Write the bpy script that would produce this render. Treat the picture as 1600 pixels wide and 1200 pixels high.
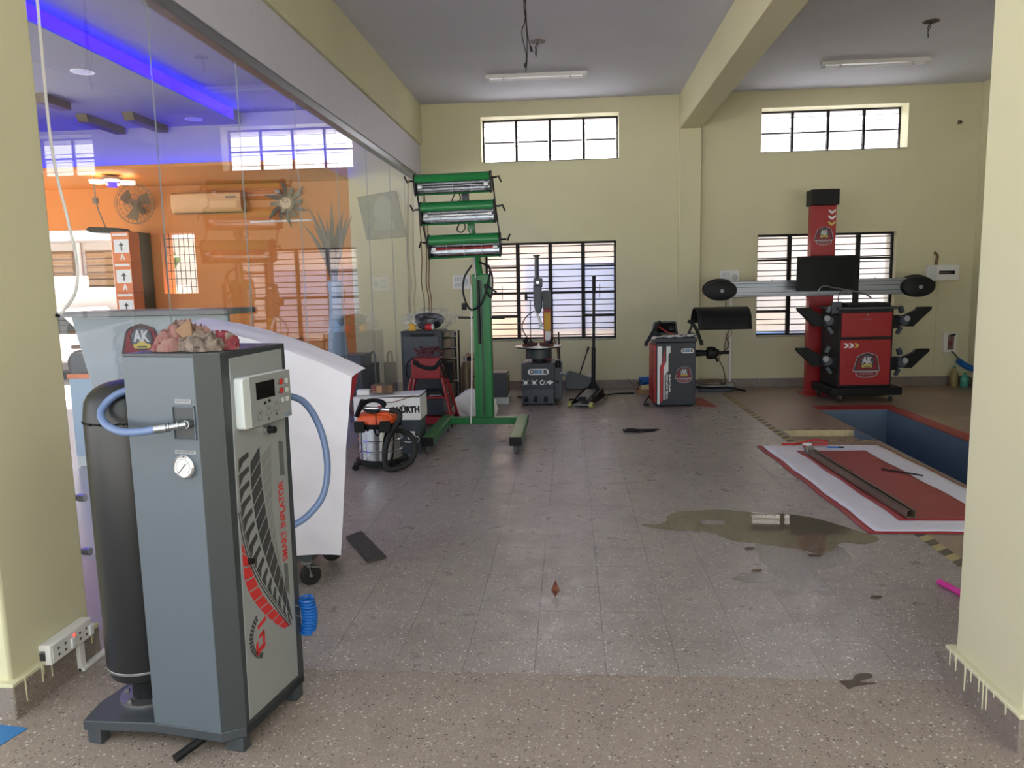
import bpy, bmesh, math, random
from math import sin, cos, pi, radians
from mathutils import Vector, Matrix, noise
random.seed(7)
scene = bpy.context.scene
for o in list(bpy.data.objects): bpy.data.objects.remove(o)
COL = scene.collection

# ------------------------------------------------------------------ camera
cam_d = bpy.data.cameras.new('camera'); cam = bpy.data.objects.new('camera', cam_d); COL.objects.link(cam)
yaw, pitch, roll, focal_px, eye = 0.0782397599, -0.131360376, -0.0213304998, 1179.87, 1.55
fw = Vector((-sin(yaw)*cos(pitch), cos(yaw)*cos(pitch), sin(pitch)))
rt = Vector((cos(yaw), sin(yaw), 0)); up = rt.cross(fw)
r2 = rt*cos(roll) + up*sin(roll); u2 = -rt*sin(roll) + up*cos(roll)
cam.matrix_world = Matrix(((r2.x, u2.x, -fw.x, 0), (r2.y, u2.y, -fw.y, 0), (r2.z, u2.z, -fw.z, eye), (0, 0, 0, 1)))
cam_d.sensor_fit = 'HORIZONTAL'; cam_d.sensor_width = 36.0; cam_d.lens = 36.0*focal_px/1600.0
cam_d.clip_start = 0.05; cam_d.clip_end = 200
scene.camera = cam

# ------------------------------------------------------------------ world light (overcast sky)
w = bpy.data.worlds.new('overcast_sky'); scene.world = w; w.use_nodes = True
bg = w.node_tree.nodes['Background']; bg.inputs[0].default_value = (0.90, 0.96, 1.0, 1); bg.inputs[1].default_value = 1.0
scene.view_settings.view_transform = 'Standard'; scene.view_settings.look = 'None'
scene.view_settings.gamma = 1.0; scene.view_settings.use_curve_mapping = False
scene.view_settings.exposure = 1.33

sun_d = bpy.data.lights.new('sun', 'SUN'); sun_d.energy = 22.0; sun_d.angle = radians(2.0); sun_d.color = (1.0, 0.99, 0.97)
sun = bpy.data.objects.new('sun', sun_d); COL.objects.link(sun); sun.location = (0, 30, 30); sun.rotation_euler = (radians(-38), 0, radians(3))

def portal(name, loc, rot, sx, sy):
    d = bpy.data.lights.new(name, 'AREA'); d.shape = 'RECTANGLE'; d.size = sx; d.size_y = sy; d.energy = 1.0
    d.cycles.is_portal = True
    o = bpy.data.objects.new(name, d); o.location = loc; o.rotation_euler = rot; COL.objects.link(o)
portal('front_opening_portal', (-3.5, 2.3, 2.0), (radians(90), 0, pi), 11.4, 4.6)

portal('side_opening_portal', (-9.02, 6.8, 1.5), (0, radians(-90), 0), 3.0, 7.4)

# ------------------------------------------------------------------ helpers
def lin(c):
    return tuple(((v/255)/12.92 if v/255 <= 0.04045 else ((v/255+0.055)/1.055)**2.4) for v in c)
MATS = {}
def mat(name, rgb, rough=0.5, metal=0.0, var=0.06, scale=9.0, spec=0.5, emit=None, estr=0.0, coat=0.0, bump=0.0, bscale=60.0):
    if name in MATS: return MATS[name]
    m = bpy.data.materials.new(name); m.use_nodes = True; nt = m.node_tree; N = nt.nodes; L = nt.links
    b = N['Principled BSDF']; c = lin(rgb)
    b.inputs['Roughness'].default_value = rough; b.inputs['Metallic'].default_value = metal
    b.inputs['Specular IOR Level'].default_value = spec
    if coat: b.inputs['Coat Weight'].default_value = coat
    geo = N.new('ShaderNodeNewGeometry')
    if var > 0:
        nz = N.new('ShaderNodeTexNoise'); nz.inputs['Scale'].default_value = scale; nz.inputs['Detail'].default_value = 4
        L.new(geo.outputs['Position'], nz.inputs['Vector'])
        mr = N.new('ShaderNodeMapRange'); mr.inputs['To Min'].default_value = 1-var; mr.inputs['To Max'].default_value = 1+var
        mr.inputs['From Min'].default_value = 0.3; mr.inputs['From Max'].default_value = 0.7
        L.new(nz.outputs['Fac'], mr.inputs['Value'])
        mx = N.new('ShaderNodeVectorMath'); mx.operation = 'SCALE'; mx.inputs[0].default_value = c
        L.new(mr.outputs['Result'], mx.inputs['Scale']); L.new(mx.outputs['Vector'], b.inputs['Base Color'])
    else:
        b.inputs['Base Color'].default_value = (*c, 1)
    if bump > 0:
        n2 = N.new('ShaderNodeTexNoise'); n2.inputs['Scale'].default_value = bscale; n2.inputs['Detail'].default_value = 3
        L.new(geo.outputs['Position'], n2.inputs['Vector'])
        bp = N.new('ShaderNodeBump'); bp.inputs['Strength'].default_value = bump; bp.inputs['Distance'].default_value = 0.01
        L.new(n2.outputs['Fac'], bp.inputs['Height']); L.new(bp.outputs['Normal'], b.inputs['Normal'])
    if emit:
        b.inputs['Emission Color'].default_value = (*lin(emit), 1); b.inputs['Emission Strength'].default_value = estr
    MATS[name] = m
    return m

def mix_rgb(N, L, fac, a, b):
    n = N.new('ShaderNodeMix'); n.data_type = 'RGBA'; n.clamp_factor = True
    if hasattr(fac, 'links') or hasattr(fac, 'is_linked'): L.new(fac, n.inputs[0])
    else: n.inputs[0].default_value = fac
    for i, v in ((6, a), (7, b)):
        if hasattr(v, 'is_linked'): L.new(v, n.inputs[i])
        else: n.inputs[i].default_value = (*v, 1)
    return n.outputs[2]
def maprange(N, L, v, a, b, c=0.0, d=1.0):
    n = N.new('ShaderNodeMapRange'); L.new(v, n.inputs['Value'])
    for k, x in zip(('From Min', 'From Max', 'To Min', 'To Max'), (a, b, c, d)): n.inputs[k].default_value = x
    return n.outputs['Result']

def terrazzo(name, base, light, dark, chip=70.0, stain=(95, 86, 80), stain_amt=0.5, rough=(0.3, 0.5), pale=0.9, dk=0.1, chipsize=0.33):
    m = bpy.data.materials.new(name); m.use_nodes = True; nt = m.node_tree; N = nt.nodes; L = nt.links
    b = N['Principled BSDF']; geo = N.new('ShaderNodeNewGeometry'); P = geo.outputs['Position']
    col = lin(base)
    big = N.new('ShaderNodeTexNoise'); big.inputs['Scale'].default_value = 0.9; big.inputs['Detail'].default_value = 6; big.inputs['Roughness'].default_value = 0.62
    L.new(P, big.inputs['Vector'])
    c = mix_rgb(N, L, maprange(N, L, big.outputs['Fac'], 0.45, 0.72, 0, stain_amt), col, lin(stain))
    md = N.new('ShaderNodeTexNoise'); md.inputs['Scale'].default_value = 5.5; md.inputs['Detail'].default_value = 6; md.inputs['Roughness'].default_value = 0.7
    L.new(P, md.inputs['Vector'])
    c = mix_rgb(N, L, maprange(N, L, md.outputs['Fac'], 0.5, 0.75, 0, 0.35), c, lin(tuple(int(v*0.72) for v in base)))
    for sc, pl, dd in ((chip, pale, dk), (chip*2.1, pale-0.03, dk+0.03)):
        vo = N.new('ShaderNodeTexVoronoi'); vo.inputs['Scale'].default_value = sc; L.new(P, vo.inputs['Vector'])
        sep = N.new('ShaderNodeSeparateColor'); L.new(vo.outputs['Color'], sep.inputs[0])
        near = maprange(N, L, vo.outputs['Distance'], chipsize, chipsize+0.08, 1, 0)
        for o, lo, hi, cc, amt in ((sep.outputs[0], pl, pl+0.02, light, 0.8), (sep.outputs[1], 1-dd, 1-dd+0.02, dark, 0.75)):
            t = maprange(N, L, o, lo, hi)
            mm = N.new('ShaderNodeMath'); mm.operation = 'MULTIPLY'; L.new(t, mm.inputs[0]); L.new(near, mm.inputs[1])
            m2 = N.new('ShaderNodeMath'); m2.operation = 'MULTIPLY'; L.new(mm.outputs[0], m2.inputs[0]); m2.inputs[1].default_value = amt
            c = mix_rgb(N, L, m2.outputs[0], c, lin(cc))
    L.new(c, b.inputs['Base Color'])
    L.new(maprange(N, L, md.outputs['Fac'], 0.3, 0.75, rough[0], rough[1]), b.inputs['Roughness'])
    bp = N.new('ShaderNodeBump'); bp.inputs['Strength'].default_value = 0.12; bp.inputs['Distance'].default_value = 0.004
    n3 = N.new('ShaderNodeTexNoise'); n3.inputs['Scale'].default_value = 160; L.new(P, n3.inputs['Vector'])
    L.new(n3.outputs['Fac'], bp.inputs['Height']); L.new(bp.outputs['Normal'], b.inputs['Normal'])
    MATS[name] = m
    return m

def thin_glass(name, tint=(0.97, 0.99, 0.98), f0=0.05, rough=0.0):
    """clear sheet glass: transparent, with Fresnel reflection (Schlick)"""
    m = bpy.data.materials.new(name); m.use_nodes = True; nt = m.node_tree; N = nt.nodes; L = nt.links
    N.remove(N['Principled BSDF']); out = N['Material Output']
    geo = N.new('ShaderNodeNewGeometry')
    dot = N.new('ShaderNodeVectorMath'); dot.operation = 'DOT_PRODUCT'
    L.new(geo.outputs['Normal'], dot.inputs[0]); L.new(geo.outputs['Incoming'], dot.inputs[1])
    ab = N.new('ShaderNodeMath'); ab.operation = 'ABSOLUTE'; L.new(dot.outputs['Value'], ab.inputs[0])
    om = N.new('ShaderNodeMath'); om.operation = 'SUBTRACT'; om.inputs[0].default_value = 1; L.new(ab.outputs[0], om.inputs[1])
    pw = N.new('ShaderNodeMath'); pw.operation = 'POWER'; L.new(om.outputs[0], pw.inputs[0]); pw.inputs[1].default_value = 5
    ma = N.new('ShaderNodeMath'); ma.operation = 'MULTIPLY_ADD'; L.new(pw.outputs[0], ma.inputs[0]); ma.inputs[1].default_value = 1-f0; ma.inputs[2].default_value = f0
    tr = N.new('ShaderNodeBsdfTransparent'); tr.inputs[0].default_value = (*tint, 1)
    gl = N.new('ShaderNodeBsdfGlossy'); gl.inputs['Roughness'].default_value = rough; gl.inputs[0].default_value = (1, 1, 1, 1)
    mx = N.new('ShaderNodeMixShader'); L.new(ma.outputs[0], mx.inputs[0]); L.new(tr.outputs[0], mx.inputs[1]); L.new(gl.outputs[0], mx.inputs[2])
    L.new(mx.outputs[0], out.inputs[0]); MATS[name] = m
    return m

def frosted(name, rough=0.35, tint=(0.95, 0.96, 1.0), trans=0.45):
    """patterned window glass: blurred view plus diffuse transmission"""
    m = bpy.data.materials.new(name); m.use_nodes = True; nt = m.node_tree; N = nt.nodes; L = nt.links
    N.remove(N['Principled BSDF']); out = N['Material Output']
    rf = N.new('ShaderNodeBsdfRefraction'); rf.inputs['Roughness'].default_value = rough; rf.inputs['IOR'].default_value = 1.1; rf.inputs[0].default_value = (*tint, 1)
    tl = N.new('ShaderNodeBsdfTranslucent'); tl.inputs[0].default_value = (*tint, 1)
    mx = N.new('ShaderNodeMixShader'); mx.inputs[0].default_value = trans
    L.new(rf.outputs[0], mx.inputs[1]); L.new(tl.outputs[0], mx.inputs[2]); L.new(mx.outputs[0], out.inputs[0]); MATS[name] = m
    return m

class M:
    """collects faces for one mesh object"""
    def __init__(s): s.v = []; s.f = []
    def add(s, vs, fs):
        k = len(s.v); s.v += [tuple(p) for p in vs]; s.f += [tuple(k+i for i in f) for f in fs]; return s
    def box(s, x0, x1, y0, y1, z0, z1):
        vs = [(x, y, z) for z in (z0, z1) for y in (y0, y1) for x in (x0, x1)]
        return s.add(vs, [(0, 2, 3, 1), (4, 5, 7, 6), (0, 1, 5, 4), (2, 6, 7, 3), (0, 4, 6, 2), (1, 3, 7, 5)])
    def bar(s, a, b, wx, wz, upv=(0, 0, 1)):
        """rectangular bar from a to b"""
        a = Vector(a); b = Vector(b); d = (b-a).normalized(); u = d.cross(Vector(upv))
        if u.length < 1e-4: u = d.cross(Vector((0, 1, 0)))
        u.normalize(); v = u.cross(d)
        vs = [p+u*(i*wx/2)+v*(j*wz/2) for p in (a, b) for i, j in ((-1, -1), (1, -1), (1, 1), (-1, 1))]
        return s.add(vs, [(3, 2, 1, 0), (4, 5, 6, 7), (0, 1, 5, 4), (1, 2, 6, 5), (2, 3, 7, 6), (3, 0, 4, 7)])
    def cyl(s, a, b, r0, r1=None, n=18, caps=True):
        a = Vector(a); b = Vector(b); r1 = r0 if r1 is None else r1
        d = (b-a).normalized(); u = d.orthogonal().normalized(); v = d.cross(u)
        vs = []
        for p, r in ((a, r0), (b, r1)):
            for i in range(n):
                t = 2*pi*i/n; vs.append(p+u*(r*cos(t))+v*(r*sin(t)))
        fs = [(i, (i+1) % n, n+(i+1) % n, n+i) for i in range(n)]
        if caps: fs += [tuple(range(n-1, -1, -1)), tuple(range(n, 2*n))]
        return s.add(vs, fs)
    def tube(s, pts, r, n=8, closed=False):
        pts = [Vector(p) for p in pts]; m = len(pts); k = len(s.v); u = None
        for i, p in enumerate(pts):
            if closed: d = pts[(i+1) % m]-pts[i-1]
            else: d = pts[min(i+1, m-1)]-pts[max(i-1, 0)]
            d.normalize()
            if u is None: u = d.orthogonal().normalized()
            else: u = (u-d*u.dot(d)).normalized()
            v = d.cross(u); rr = r[i] if isinstance(r, (list, tuple)) else r
            for j in range(n):
                t = 2*pi*j/n; s.v.append(tuple(p+u*(rr*cos(t))+v*(rr*sin(t))))
        for i in range(m if closed else m-1):
            a = k+i*n; b = k+((i+1) % m)*n
            for j in range(n): s.f.append((a+j, a+(j+1) % n, b+(j+1) % n, b+j))
        if not closed:
            s.f.append(tuple(k+j for j in range(n-1, -1, -1))); s.f.append(tuple(k+(m-1)*n+j for j in range(n)))
        return s
    def lathe(s, prof, n=28, c=(0, 0, 0), ax=None):
        """prof: (radius, height) pairs; ax: 3x3 matrix mapping local z to the axis"""
        ax = ax or Matrix.Identity(3); c = Vector(c); k = len(s.v)
        for r, h in prof:
            for j in range(n):
                t = 2*pi*j/n; s.v.append(tuple(c+ax @ Vector((r*cos(t), r*sin(t), h))))
        for i in range(len(prof)-1):
            for j in range(n):
                s.f.append((k+i*n+j, k+i*n+(j+1) % n, k+(i+1)*n+(j+1) % n, k+(i+1)*n+j))
        if prof[0][0] > 1e-5: s.f.append(tuple(k+j for j in range(n-1, -1, -1)))
        if prof[-1][0] > 1e-5: s.f.append(tuple(k+(len(prof)-1)*n+j for j in range(n)))
        return s
    def prism(s, poly, fr, d0, d1):
        """polygon in the plane of frame fr=(origin,u,v), extruded along u x v from d0 to d1"""
        o, u, v = (Vector(q) for q in fr); nn = u.cross(v)
        area = sum(poly[i][0]*poly[(i+1) % len(poly)][1]-poly[(i+1) % len(poly)][0]*poly[i][1] for i in range(len(poly)))
        if area < 0: poly = poly[::-1]
        m = len(poly)
        vs = [o+u*p[0]+v*p[1]+nn*d for d in (d0, d1) for p in poly]
        return s.add(vs, [tuple(range(m-1, -1, -1)), tuple(range(m, 2*m))]+[(i, (i+1) % m, m+(i+1) % m, m+i) for i in range(m)])
    def grid(s, fn, nu, nv):
        k = len(s.v)
        for i in range(nu+1):
            for j in range(nv+1): s.v.append(tuple(fn(i/nu, j/nv)))
        for i in range(nu):
            for j in range(nv):
                a = k+i*(nv+1)+j; s.f.append((a, a+nv+1, a+nv+2, a+1))
        return s
    def o(s, name, material, parent=None, bevel=0.0, smooth=True, solid=0.0, ang=38):
        me = bpy.data.meshes.new(name); me.from_pydata(s.v, [], s.f); me.update()
        me.materials.append(material if not isinstance(material, str) else MATS[material])
        if smooth and me.polygons:
            me.polygons.foreach_set('use_smooth', [True]*len(me.polygons)); me.set_sharp_from_angle(angle=radians(ang))
        ob = bpy.data.objects.new(name, me); COL.objects.link(ob)
        if parent: ob.parent = parent
        if solid:
            md = ob.modifiers.new('solid', 'SOLIDIFY'); md.thickness = solid; md.offset = 0
        if bevel:
            md = ob.modifiers.new('bevel', 'BEVEL'); md.width = bevel; md.segments = 2; md.limit_method = 'ANGLE'; md.angle_limit = radians(50)
        return ob

def thing(name, label, cat, loc=(0, 0, 0), rz=0.0, group=None):
    o = bpy.data.objects.new(name, None); o.empty_display_size = 0.1; COL.objects.link(o)
    o.location = loc; o.rotation_euler = (0, 0, rz); o['label'] = label; o['category'] = cat
    if group: o['group'] = group
    return o
def tag(o, label, cat, group=None):
    o['label'] = label; o['category'] = cat
    if group: o['group'] = group
    return o
def struct(o): o['kind'] = 'structure'; return o
def sempty(name, loc=(0, 0, 0)):
    o = bpy.data.objects.new(name, None); o.empty_display_size = 0.1; COL.objects.link(o); o.location = loc; o['kind'] = 'structure'
    return o
def share(ob, loc, parent, name=None, rz=0.0):
    c = ob.copy(); COL.objects.link(c); c.parent = parent; c.location = loc; c.rotation_euler = (0, 0, rz)
    return c
def text(name, body, size, material, parent, fr, center=True, bold=0.0, squash=1.0, d=0.0012, width=None):
    cu = bpy.data.curves.new('txt', 'FONT'); cu.body = body; cu.size = size; cu.offset = bold
    cu.align_x = 'CENTER' if center else 'LEFT'; cu.align_y = 'CENTER'; cu.resolution_u = 3
    tmp = bpy.data.objects.new('txt', cu); COL.objects.link(tmp)
    dg = bpy.context.evaluated_depsgraph_get()
    me = bpy.data.meshes.new_from_object(tmp.evaluated_get(dg)); bpy.data.objects.remove(tmp)
    o, u, v = (Vector(q) for q in fr); n = u.cross(v)
    xs = [p.co.x for p in me.vertices]
    k = (width/(max(xs)-min(xs))) if width else squash
    cx = (max(xs)+min(xs))/2 if width and center else 0
    for p in me.vertices: p.co = o+u*((p.co.x-cx)*k)+v*p.co.y+n*d
    me.materials.clear(); me.materials.append(MATS[material] if isinstance(material, str) else material)
    ob = bpy.data.objects.new(name, me); COL.objects.link(ob)
    if parent: ob.parent = parent
    return ob
def ell(cx, cy, rx, ry, n=28, a0=0, a1=2*pi):
    full = abs(a1-a0-2*pi) < 1e-6
    return [(cx+rx*cos(a0+(a1-a0)*i/(n if full else n-1)), cy+ry*sin(a0+(a1-a0)*i/(n if full else n-1))) for i in range(n)]
def rrect(x0, x1, y0, y1, r, n=4):
    out = []
    for cx, cy, a in ((x1-r, y1-r, 0), (x0+r, y1-r, pi/2), (x0+r, y0+r, pi), (x1-r, y0+r, 3*pi/2)):
        for i in range(n+1): t = a+pi/2*i/n; out.append((cx+r*cos(t), cy+r*sin(t)))
    return out
def smooth_path(pts, k=6):
    pts = [Vector(p) for p in pts]; out = []
    for i in range(len(pts)-1):
        p0 = pts[max(i-1, 0)]; p1 = pts[i]; p2 = pts[i+1]; p3 = pts[min(i+2, len(pts)-1)]
        for j in range(k):
            t = j/k
            out.append(0.5*((2*p1)+(p2-p0)*t+(2*p0-5*p1+4*p2-p3)*t*t+(3*p1-p0-3*p2+p3)*t*t*t))
    out.append(pts[-1]); return out
def fbm(x, y, z, o=4): return noise.fractal((x, y, z), 1.0, 2.0, o)
FX = ((0, 0, 0), (1, 0, 0), (0, 0, 1))       # plane facing the front (-Y)
def frame(o): return (o, (1, 0, 0), (0, 0, 1))
def rects(x0, x1, y0, y1, holes):
    xs = sorted({x0, x1, *[v for h in holes for v in h[:2] if x0 < v < x1]}); ys = sorted({y0, y1, *[v for h in holes for v in h[2:] if y0 < v < y1]})
    for i in range(len(xs)-1):
        for j in range(len(ys)-1):
            cx = (xs[i]+xs[i+1])/2; cy = (ys[j]+ys[j+1])/2
            if not any(h[0] < cx < h[1] and h[2] < cy < h[3] for h in holes): yield xs[i], xs[i+1], ys[j], ys[j+1]

# ------------------------------------------------------------------ materials
mat('wall_paint', (208, 203, 169), 0.75, var=0.03, scale=1.3, bump=0.05, bscale=25)
mat('ceiling_paint', (203, 203, 214), 0.85, var=0.04, scale=1.1, bump=0.08, bscale=6)
mat('office_white', (168, 167, 182), 0.8, var=0.02)
mat('fascia_paint', (205, 203, 216), 0.6, var=0.02)
mat('orange_paint', (196, 118, 42), 0.6, var=0.05, scale=1.5)
terrazzo('terrazzo', (150, 141, 136), (225, 222, 216), (70, 62, 58), 80, stain=(112, 100, 94), rough=(0.22, 0.5), pale=0.9, dk=0.06)
terrazzo('apron_terrazzo', (146, 133, 122), (206, 200, 188), (62, 55, 52), 78, stain=(128, 114, 104), rough=(0.45, 0.7), pale=0.9, dk=0.12)
terrazzo('skirting_terrazzo', (138, 126, 116), (200, 194, 186), (80, 70, 66), 75, stain=(100, 88, 80), rough=(0.4, 0.6), pale=0.93, dk=0.08)
mat('grout', (128, 121, 117), 0.9)
mat('tan_floor', (142, 122, 104), 0.42, var=0.06, scale=2.0)
mat('recess_tile', (196, 182, 140), 0.45, var=0.06, scale=14)
mat('office_floor_tile', (150, 143, 168), 0.25, var=0.07, scale=2)
mat('pit_blue', (86, 106, 124), 0.5, var=0.08, scale=2.5)
mat('pit_red', (146, 32, 38), 0.45, var=0.05)
mat('tape_yellow', (168, 154, 106), 0.6, var=0.1, scale=20)
mat('tape_black', (92, 85, 72), 0.6, var=0.1, scale=20)
mat('frame_black', (34, 31, 31), 0.55, spec=0.3)
mat('black', (17, 18, 20), 0.5, spec=0.3)
mat('black_gloss', (12, 13, 15), 0.18, spec=0.35)
mat('rubber', (26, 26, 28), 0.7)
mat('tank_black', (30, 32, 34), 0.34, var=0.02)
mat('trolley_red', (140, 26, 34), 0.4, var=0.05)
mat('dark_grey', (62, 67, 72), 0.4, var=0.03)
mat('body_grey', (86, 96, 104), 0.38, var=0.02)
mat('side_grey', (56, 61, 64), 0.42, var=0.02)
mat('panel_grey', (138, 141, 142), 0.4, var=0.02)
mat('pale_plastic', (196, 202, 202), 0.4, var=0.02)
mat('white', (226, 226, 226), 0.5, var=0.02)
mat('white_plastic', (224, 222, 218), 0.35, var=0.02)
mat('red', (156, 26, 30), 0.4, var=0.03)
mat('print_red', (190, 44, 44), 0.5, var=0.02)
mat('print_dark', (58, 58, 60), 0.5, var=0.02)
mat('print_mid', (92, 92, 93), 0.5, var=0.02)
mat('print_light', (124, 125, 125), 0.5, var=0.02)
mat('print_black', (20, 20, 22), 0.5, var=0)
mat('print_white', (226, 226, 224), 0.5, var=0)
mat('maroon', (128, 30, 44), 0.5, var=0.03)
mat('emblem_dark', (52, 40, 44), 0.5, var=0)
mat('emblem_silver', (158, 158, 162), 0.4, var=0)
mat('emblem_oval', (88, 90, 98), 0.5, var=0)
mat('emblem_letter', (200, 200, 204), 0.4, var=0)
mat('emblem_gold', (196, 172, 84), 0.45, var=0)
mat('print_blue', (84, 130, 168), 0.5, var=0)
mat('navy', (34, 40, 50), 0.4, var=0.03)
mat('slate', (62, 70, 79), 0.4, var=0.03)
mat('ir_green', (30, 116, 58), 0.32, var=0.03)
mat('steel', (190, 190, 192), 0.12, 1.0, var=0.03)
mat('chrome', (225, 225, 228), 0.08, 1.0, var=0)
mat('brushed', (168, 172, 176), 0.32, 1.0, var=0.04)
mat('zinc', (150, 150, 150), 0.4, 0.9, var=0.06)
mat('aluminium', (140, 144, 150), 0.38, 0.75, var=0.03)
mat('reflector', (160, 162, 166), 0.22, 1.0, var=0.05, scale=30, bump=0.3, bscale=18)
mat('orange_plastic', (226, 86, 30), 0.36, var=0.03)
mat('hose_blue', (98, 120, 160), 0.3, var=0.04, spec=0.6)
mat('coil_blue', (24, 96, 178), 0.3, var=0.03)
mat('sheet_white', (224, 222, 232), 0.5, var=0.03, scale=3)
mat('sheet_red', (158, 28, 44), 0.45, var=0.04)
mat('banner_red', (150, 46, 52), 0.42, var=0.06, scale=3)
mat('cardboard', (164, 128, 92), 0.8, var=0.08)
mat('tan_leather', (128, 100, 76), 0.8, var=0.1, scale=40)
mat('wood', (116, 82, 52), 0.5, var=0.12, scale=14)
mat('dark_wood', (84, 66, 52), 0.6, var=0.1, scale=12)
mat('counter_top', (98, 100, 104), 0.3, var=0.05)
mat('counter_stone', (146, 156, 163), 0.3, var=0.08, scale=3)
mat('counter_panel', (150, 172, 194), 0.4, var=0.02)
mat('led_blue', (20, 8, 255), 0.5, var=0, emit=(22, 6, 255), estr=6.0)
mat('lamp_white', (250, 240, 225), 0.5, var=0, emit=(255, 232, 205), estr=3.0)
mat('led_blue_strong', (20, 8, 255), 0.5, var=0, emit=(34, 8, 255), estr=22.0)
mat('office_ceiling', (128, 128, 140), 0.85, var=0.03)
mat('wheel_grey', (92, 92, 90), 0.6)
mat('ground_rear', (104, 102, 100), 0.9, var=0.1, scale=1.5)
mat('bag_grey', (104, 102, 92), 0.6)
mat('tube_white', (232, 232, 234), 0.35, var=0)
mat('rust', (112, 66, 44), 0.85, var=0.2, scale=30)
mat('yellow', (214, 164, 40), 0.5, var=0.05)
mat('olive_yellow', (168, 164, 92), 0.6, var=0.05)
mat('silicone', (150, 156, 158), 0.35, var=0)
mat('leaf_grey', (98, 92, 84), 0.7, var=0.1)
mat('brown_leather', (150, 86, 34), 0.5, var=0.12)
mat('wire_brown', (110, 72, 48), 0.6)
mat('pink', (214, 54, 150), 0.4)
mat('neighbour_pink', (228, 217, 216), 0.8, var=0.05, scale=1.2)
mat('neighbour_blue', (104, 146, 222), 0.8, var=0.08, scale=1.0)
mat('neighbour_white', (196, 186, 180), 0.8, var=0.04, scale=1.0)
mat('ground_concrete', (186, 184, 180), 0.9, var=0.1, scale=1.5)
mat('foliage', (92, 104, 58), 0.8, var=0.4, scale=6)
mat('car_white', (228, 226, 226), 0.2, var=0)
mat('clear_bottle_green', (70, 150, 130), 0.25, var=0.05)
mat('oil_bottle', (150, 132, 84), 0.3, var=0.1)
mat('rubber_mat', (70, 66, 62), 0.7, var=0.1, scale=20, bump=0.3)
terrazzo('puddle_water', (110, 102, 86), (150, 142, 120), (70, 62, 52), 80, stain=(96, 86, 70), rough=(0.01, 0.02), pale=0.93, dk=0.05)
MATS['puddle_water'].node_tree.nodes['Bump'].inputs['Strength'].default_value = 0.0
terrazzo('damp', (120, 112, 107), (186, 182, 176), (66, 58, 54), 80, stain=(104, 95, 90), rough=(0.14, 0.3), pale=0.93, dk=0.06)
mat('oil_spot', (70, 58, 48), 0.35, var=0.1, scale=20)
mat('blue_tarp', (52, 120, 178), 0.5, var=0.05)
mat('paper', (230, 228, 226), 0.7, var=0.02)
mat('picture_grey', (128, 128, 116), 0.4, var=0.1, scale=6)
mat('picture_pale', (156, 158, 146), 0.4, var=0.08, scale=9)
mat('cage_grey', (110, 96, 80), 0.4, 0.3, var=0)
mat('fan_dark', (92, 74, 58), 0.5, var=0)
mat('ac_body', (196, 150, 98), 0.4, var=0.03)
mat('clock_face', (200, 180, 150), 0.5, var=0)
mat('carton_orange', (226, 130, 80), 0.7, var=0.04)
mat('led_red', (255, 40, 30), 0.4, var=0, emit=(255, 30, 20), estr=4.0)
thin_glass('sheet_glass', f0=0.055)
frosted('frosted_pane', 0.2, trans=0.32)
def film(name):
    m = bpy.data.materials.new(name); m.use_nodes = True; N = m.node_tree.nodes; L = m.node_tree.links
    b = N['Principled BSDF']; b.inputs['Base Color'].default_value = (0.6, 0.61, 0.64, 1); b.inputs['Roughness'].default_value = 0.25
    t = N.new('ShaderNodeBsdfTransparent'); x = N.new('ShaderNodeMixShader'); geo = N.new('ShaderNodeNewGeometry')
    nz = N.new('ShaderNodeTexNoise'); nz.inputs['Scale'].default_value = 14; nz.inputs['Detail'].default_value = 5; L.new(geo.outputs['Position'], nz.inputs['Vector'])
    L.new(maprange(N, L, nz.outputs['Fac'], 0.4, 0.75, 0.03, 0.42), x.inputs[0]); L.new(t.outputs[0], x.inputs[1]); L.new(b.outputs[0], x.inputs[2]); L.new(x.outputs[0], N['Material Output'].inputs[0]); MATS[name] = m
film('plastic_film')
# ================================================================== ROOM
BW = 11.09; CZ = 4.12; GX = -2.18
LOWM = (-1.23, 0.675, 0.735, 2.145); UPM = (-1.24, 0.716, 3.29, 3.915)
LOWR = (2.66, 4.56, 0.735, 2.17); UPR = (2.68, 4.645, 3.30, 3.89)
m = M()
for a, b, c, d in rects(-3.2, 5.9, -0.3, CZ, [LOWM, UPM, LOWR, UPR]): m.box(a, b, BW, BW+0.35, c, d)
struct(m.o('wall_back', 'wall_paint', smooth=False))
GRW = (-6.114, -5.587, 1.517, 2.414); OPN = (-8.3, -6.85, 0.0, 2.50)
m = M()
for a, b, c, d in rects(-9.0, -3.2, -0.3, 3.36, [GRW, OPN]): m.box(a, b, BW, BW+0.35, c, d)
struct(m.o('wall_back_office', 'orange_paint', smooth=False))
struct(M().box(-9.0, -3.2, BW, BW+0.35, 3.36, CZ).o('wall_back_office_upper', 'office_white', smooth=False))
struct(M().box(-9.0, -3.2, BW-0.04, BW, 3.33, 3.37).o('trim_1', 'orange_paint', bevel=0.004))
struct(M().box(5.6, 5.9, 2.4, BW, -0.3, CZ).o('wall_right', 'wall_paint', smooth=False))
struct(M().box(2.1, 5.6, 2.45, 2.65, 2.4, CZ).o('wall_front_right', 'wall_paint', smooth=False))
m = M()                                    # office side wall with a wide opening added to let daylight in, out of the picture
for a, b, c, d in rects(2.4, BW+0.35, -0.3, CZ, [(3.1, 10.5, 0.0, 3.0)]): m.box(-9.3, -9.0, a, b, c, d)
struct(m.o('wall_left', 'office_white', smooth=False))
struct(M().box(-9.3, 5.9, 2.4, BW+0.35, CZ, CZ+0.25).o('ceiling', 'ceiling_paint', smooth=False))
struct(M().box(-4.75, -2.42, 2.4, BW, CZ-0.012, CZ).o('ceiling_office_raised', 'office_ceiling', smooth=False))
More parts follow.
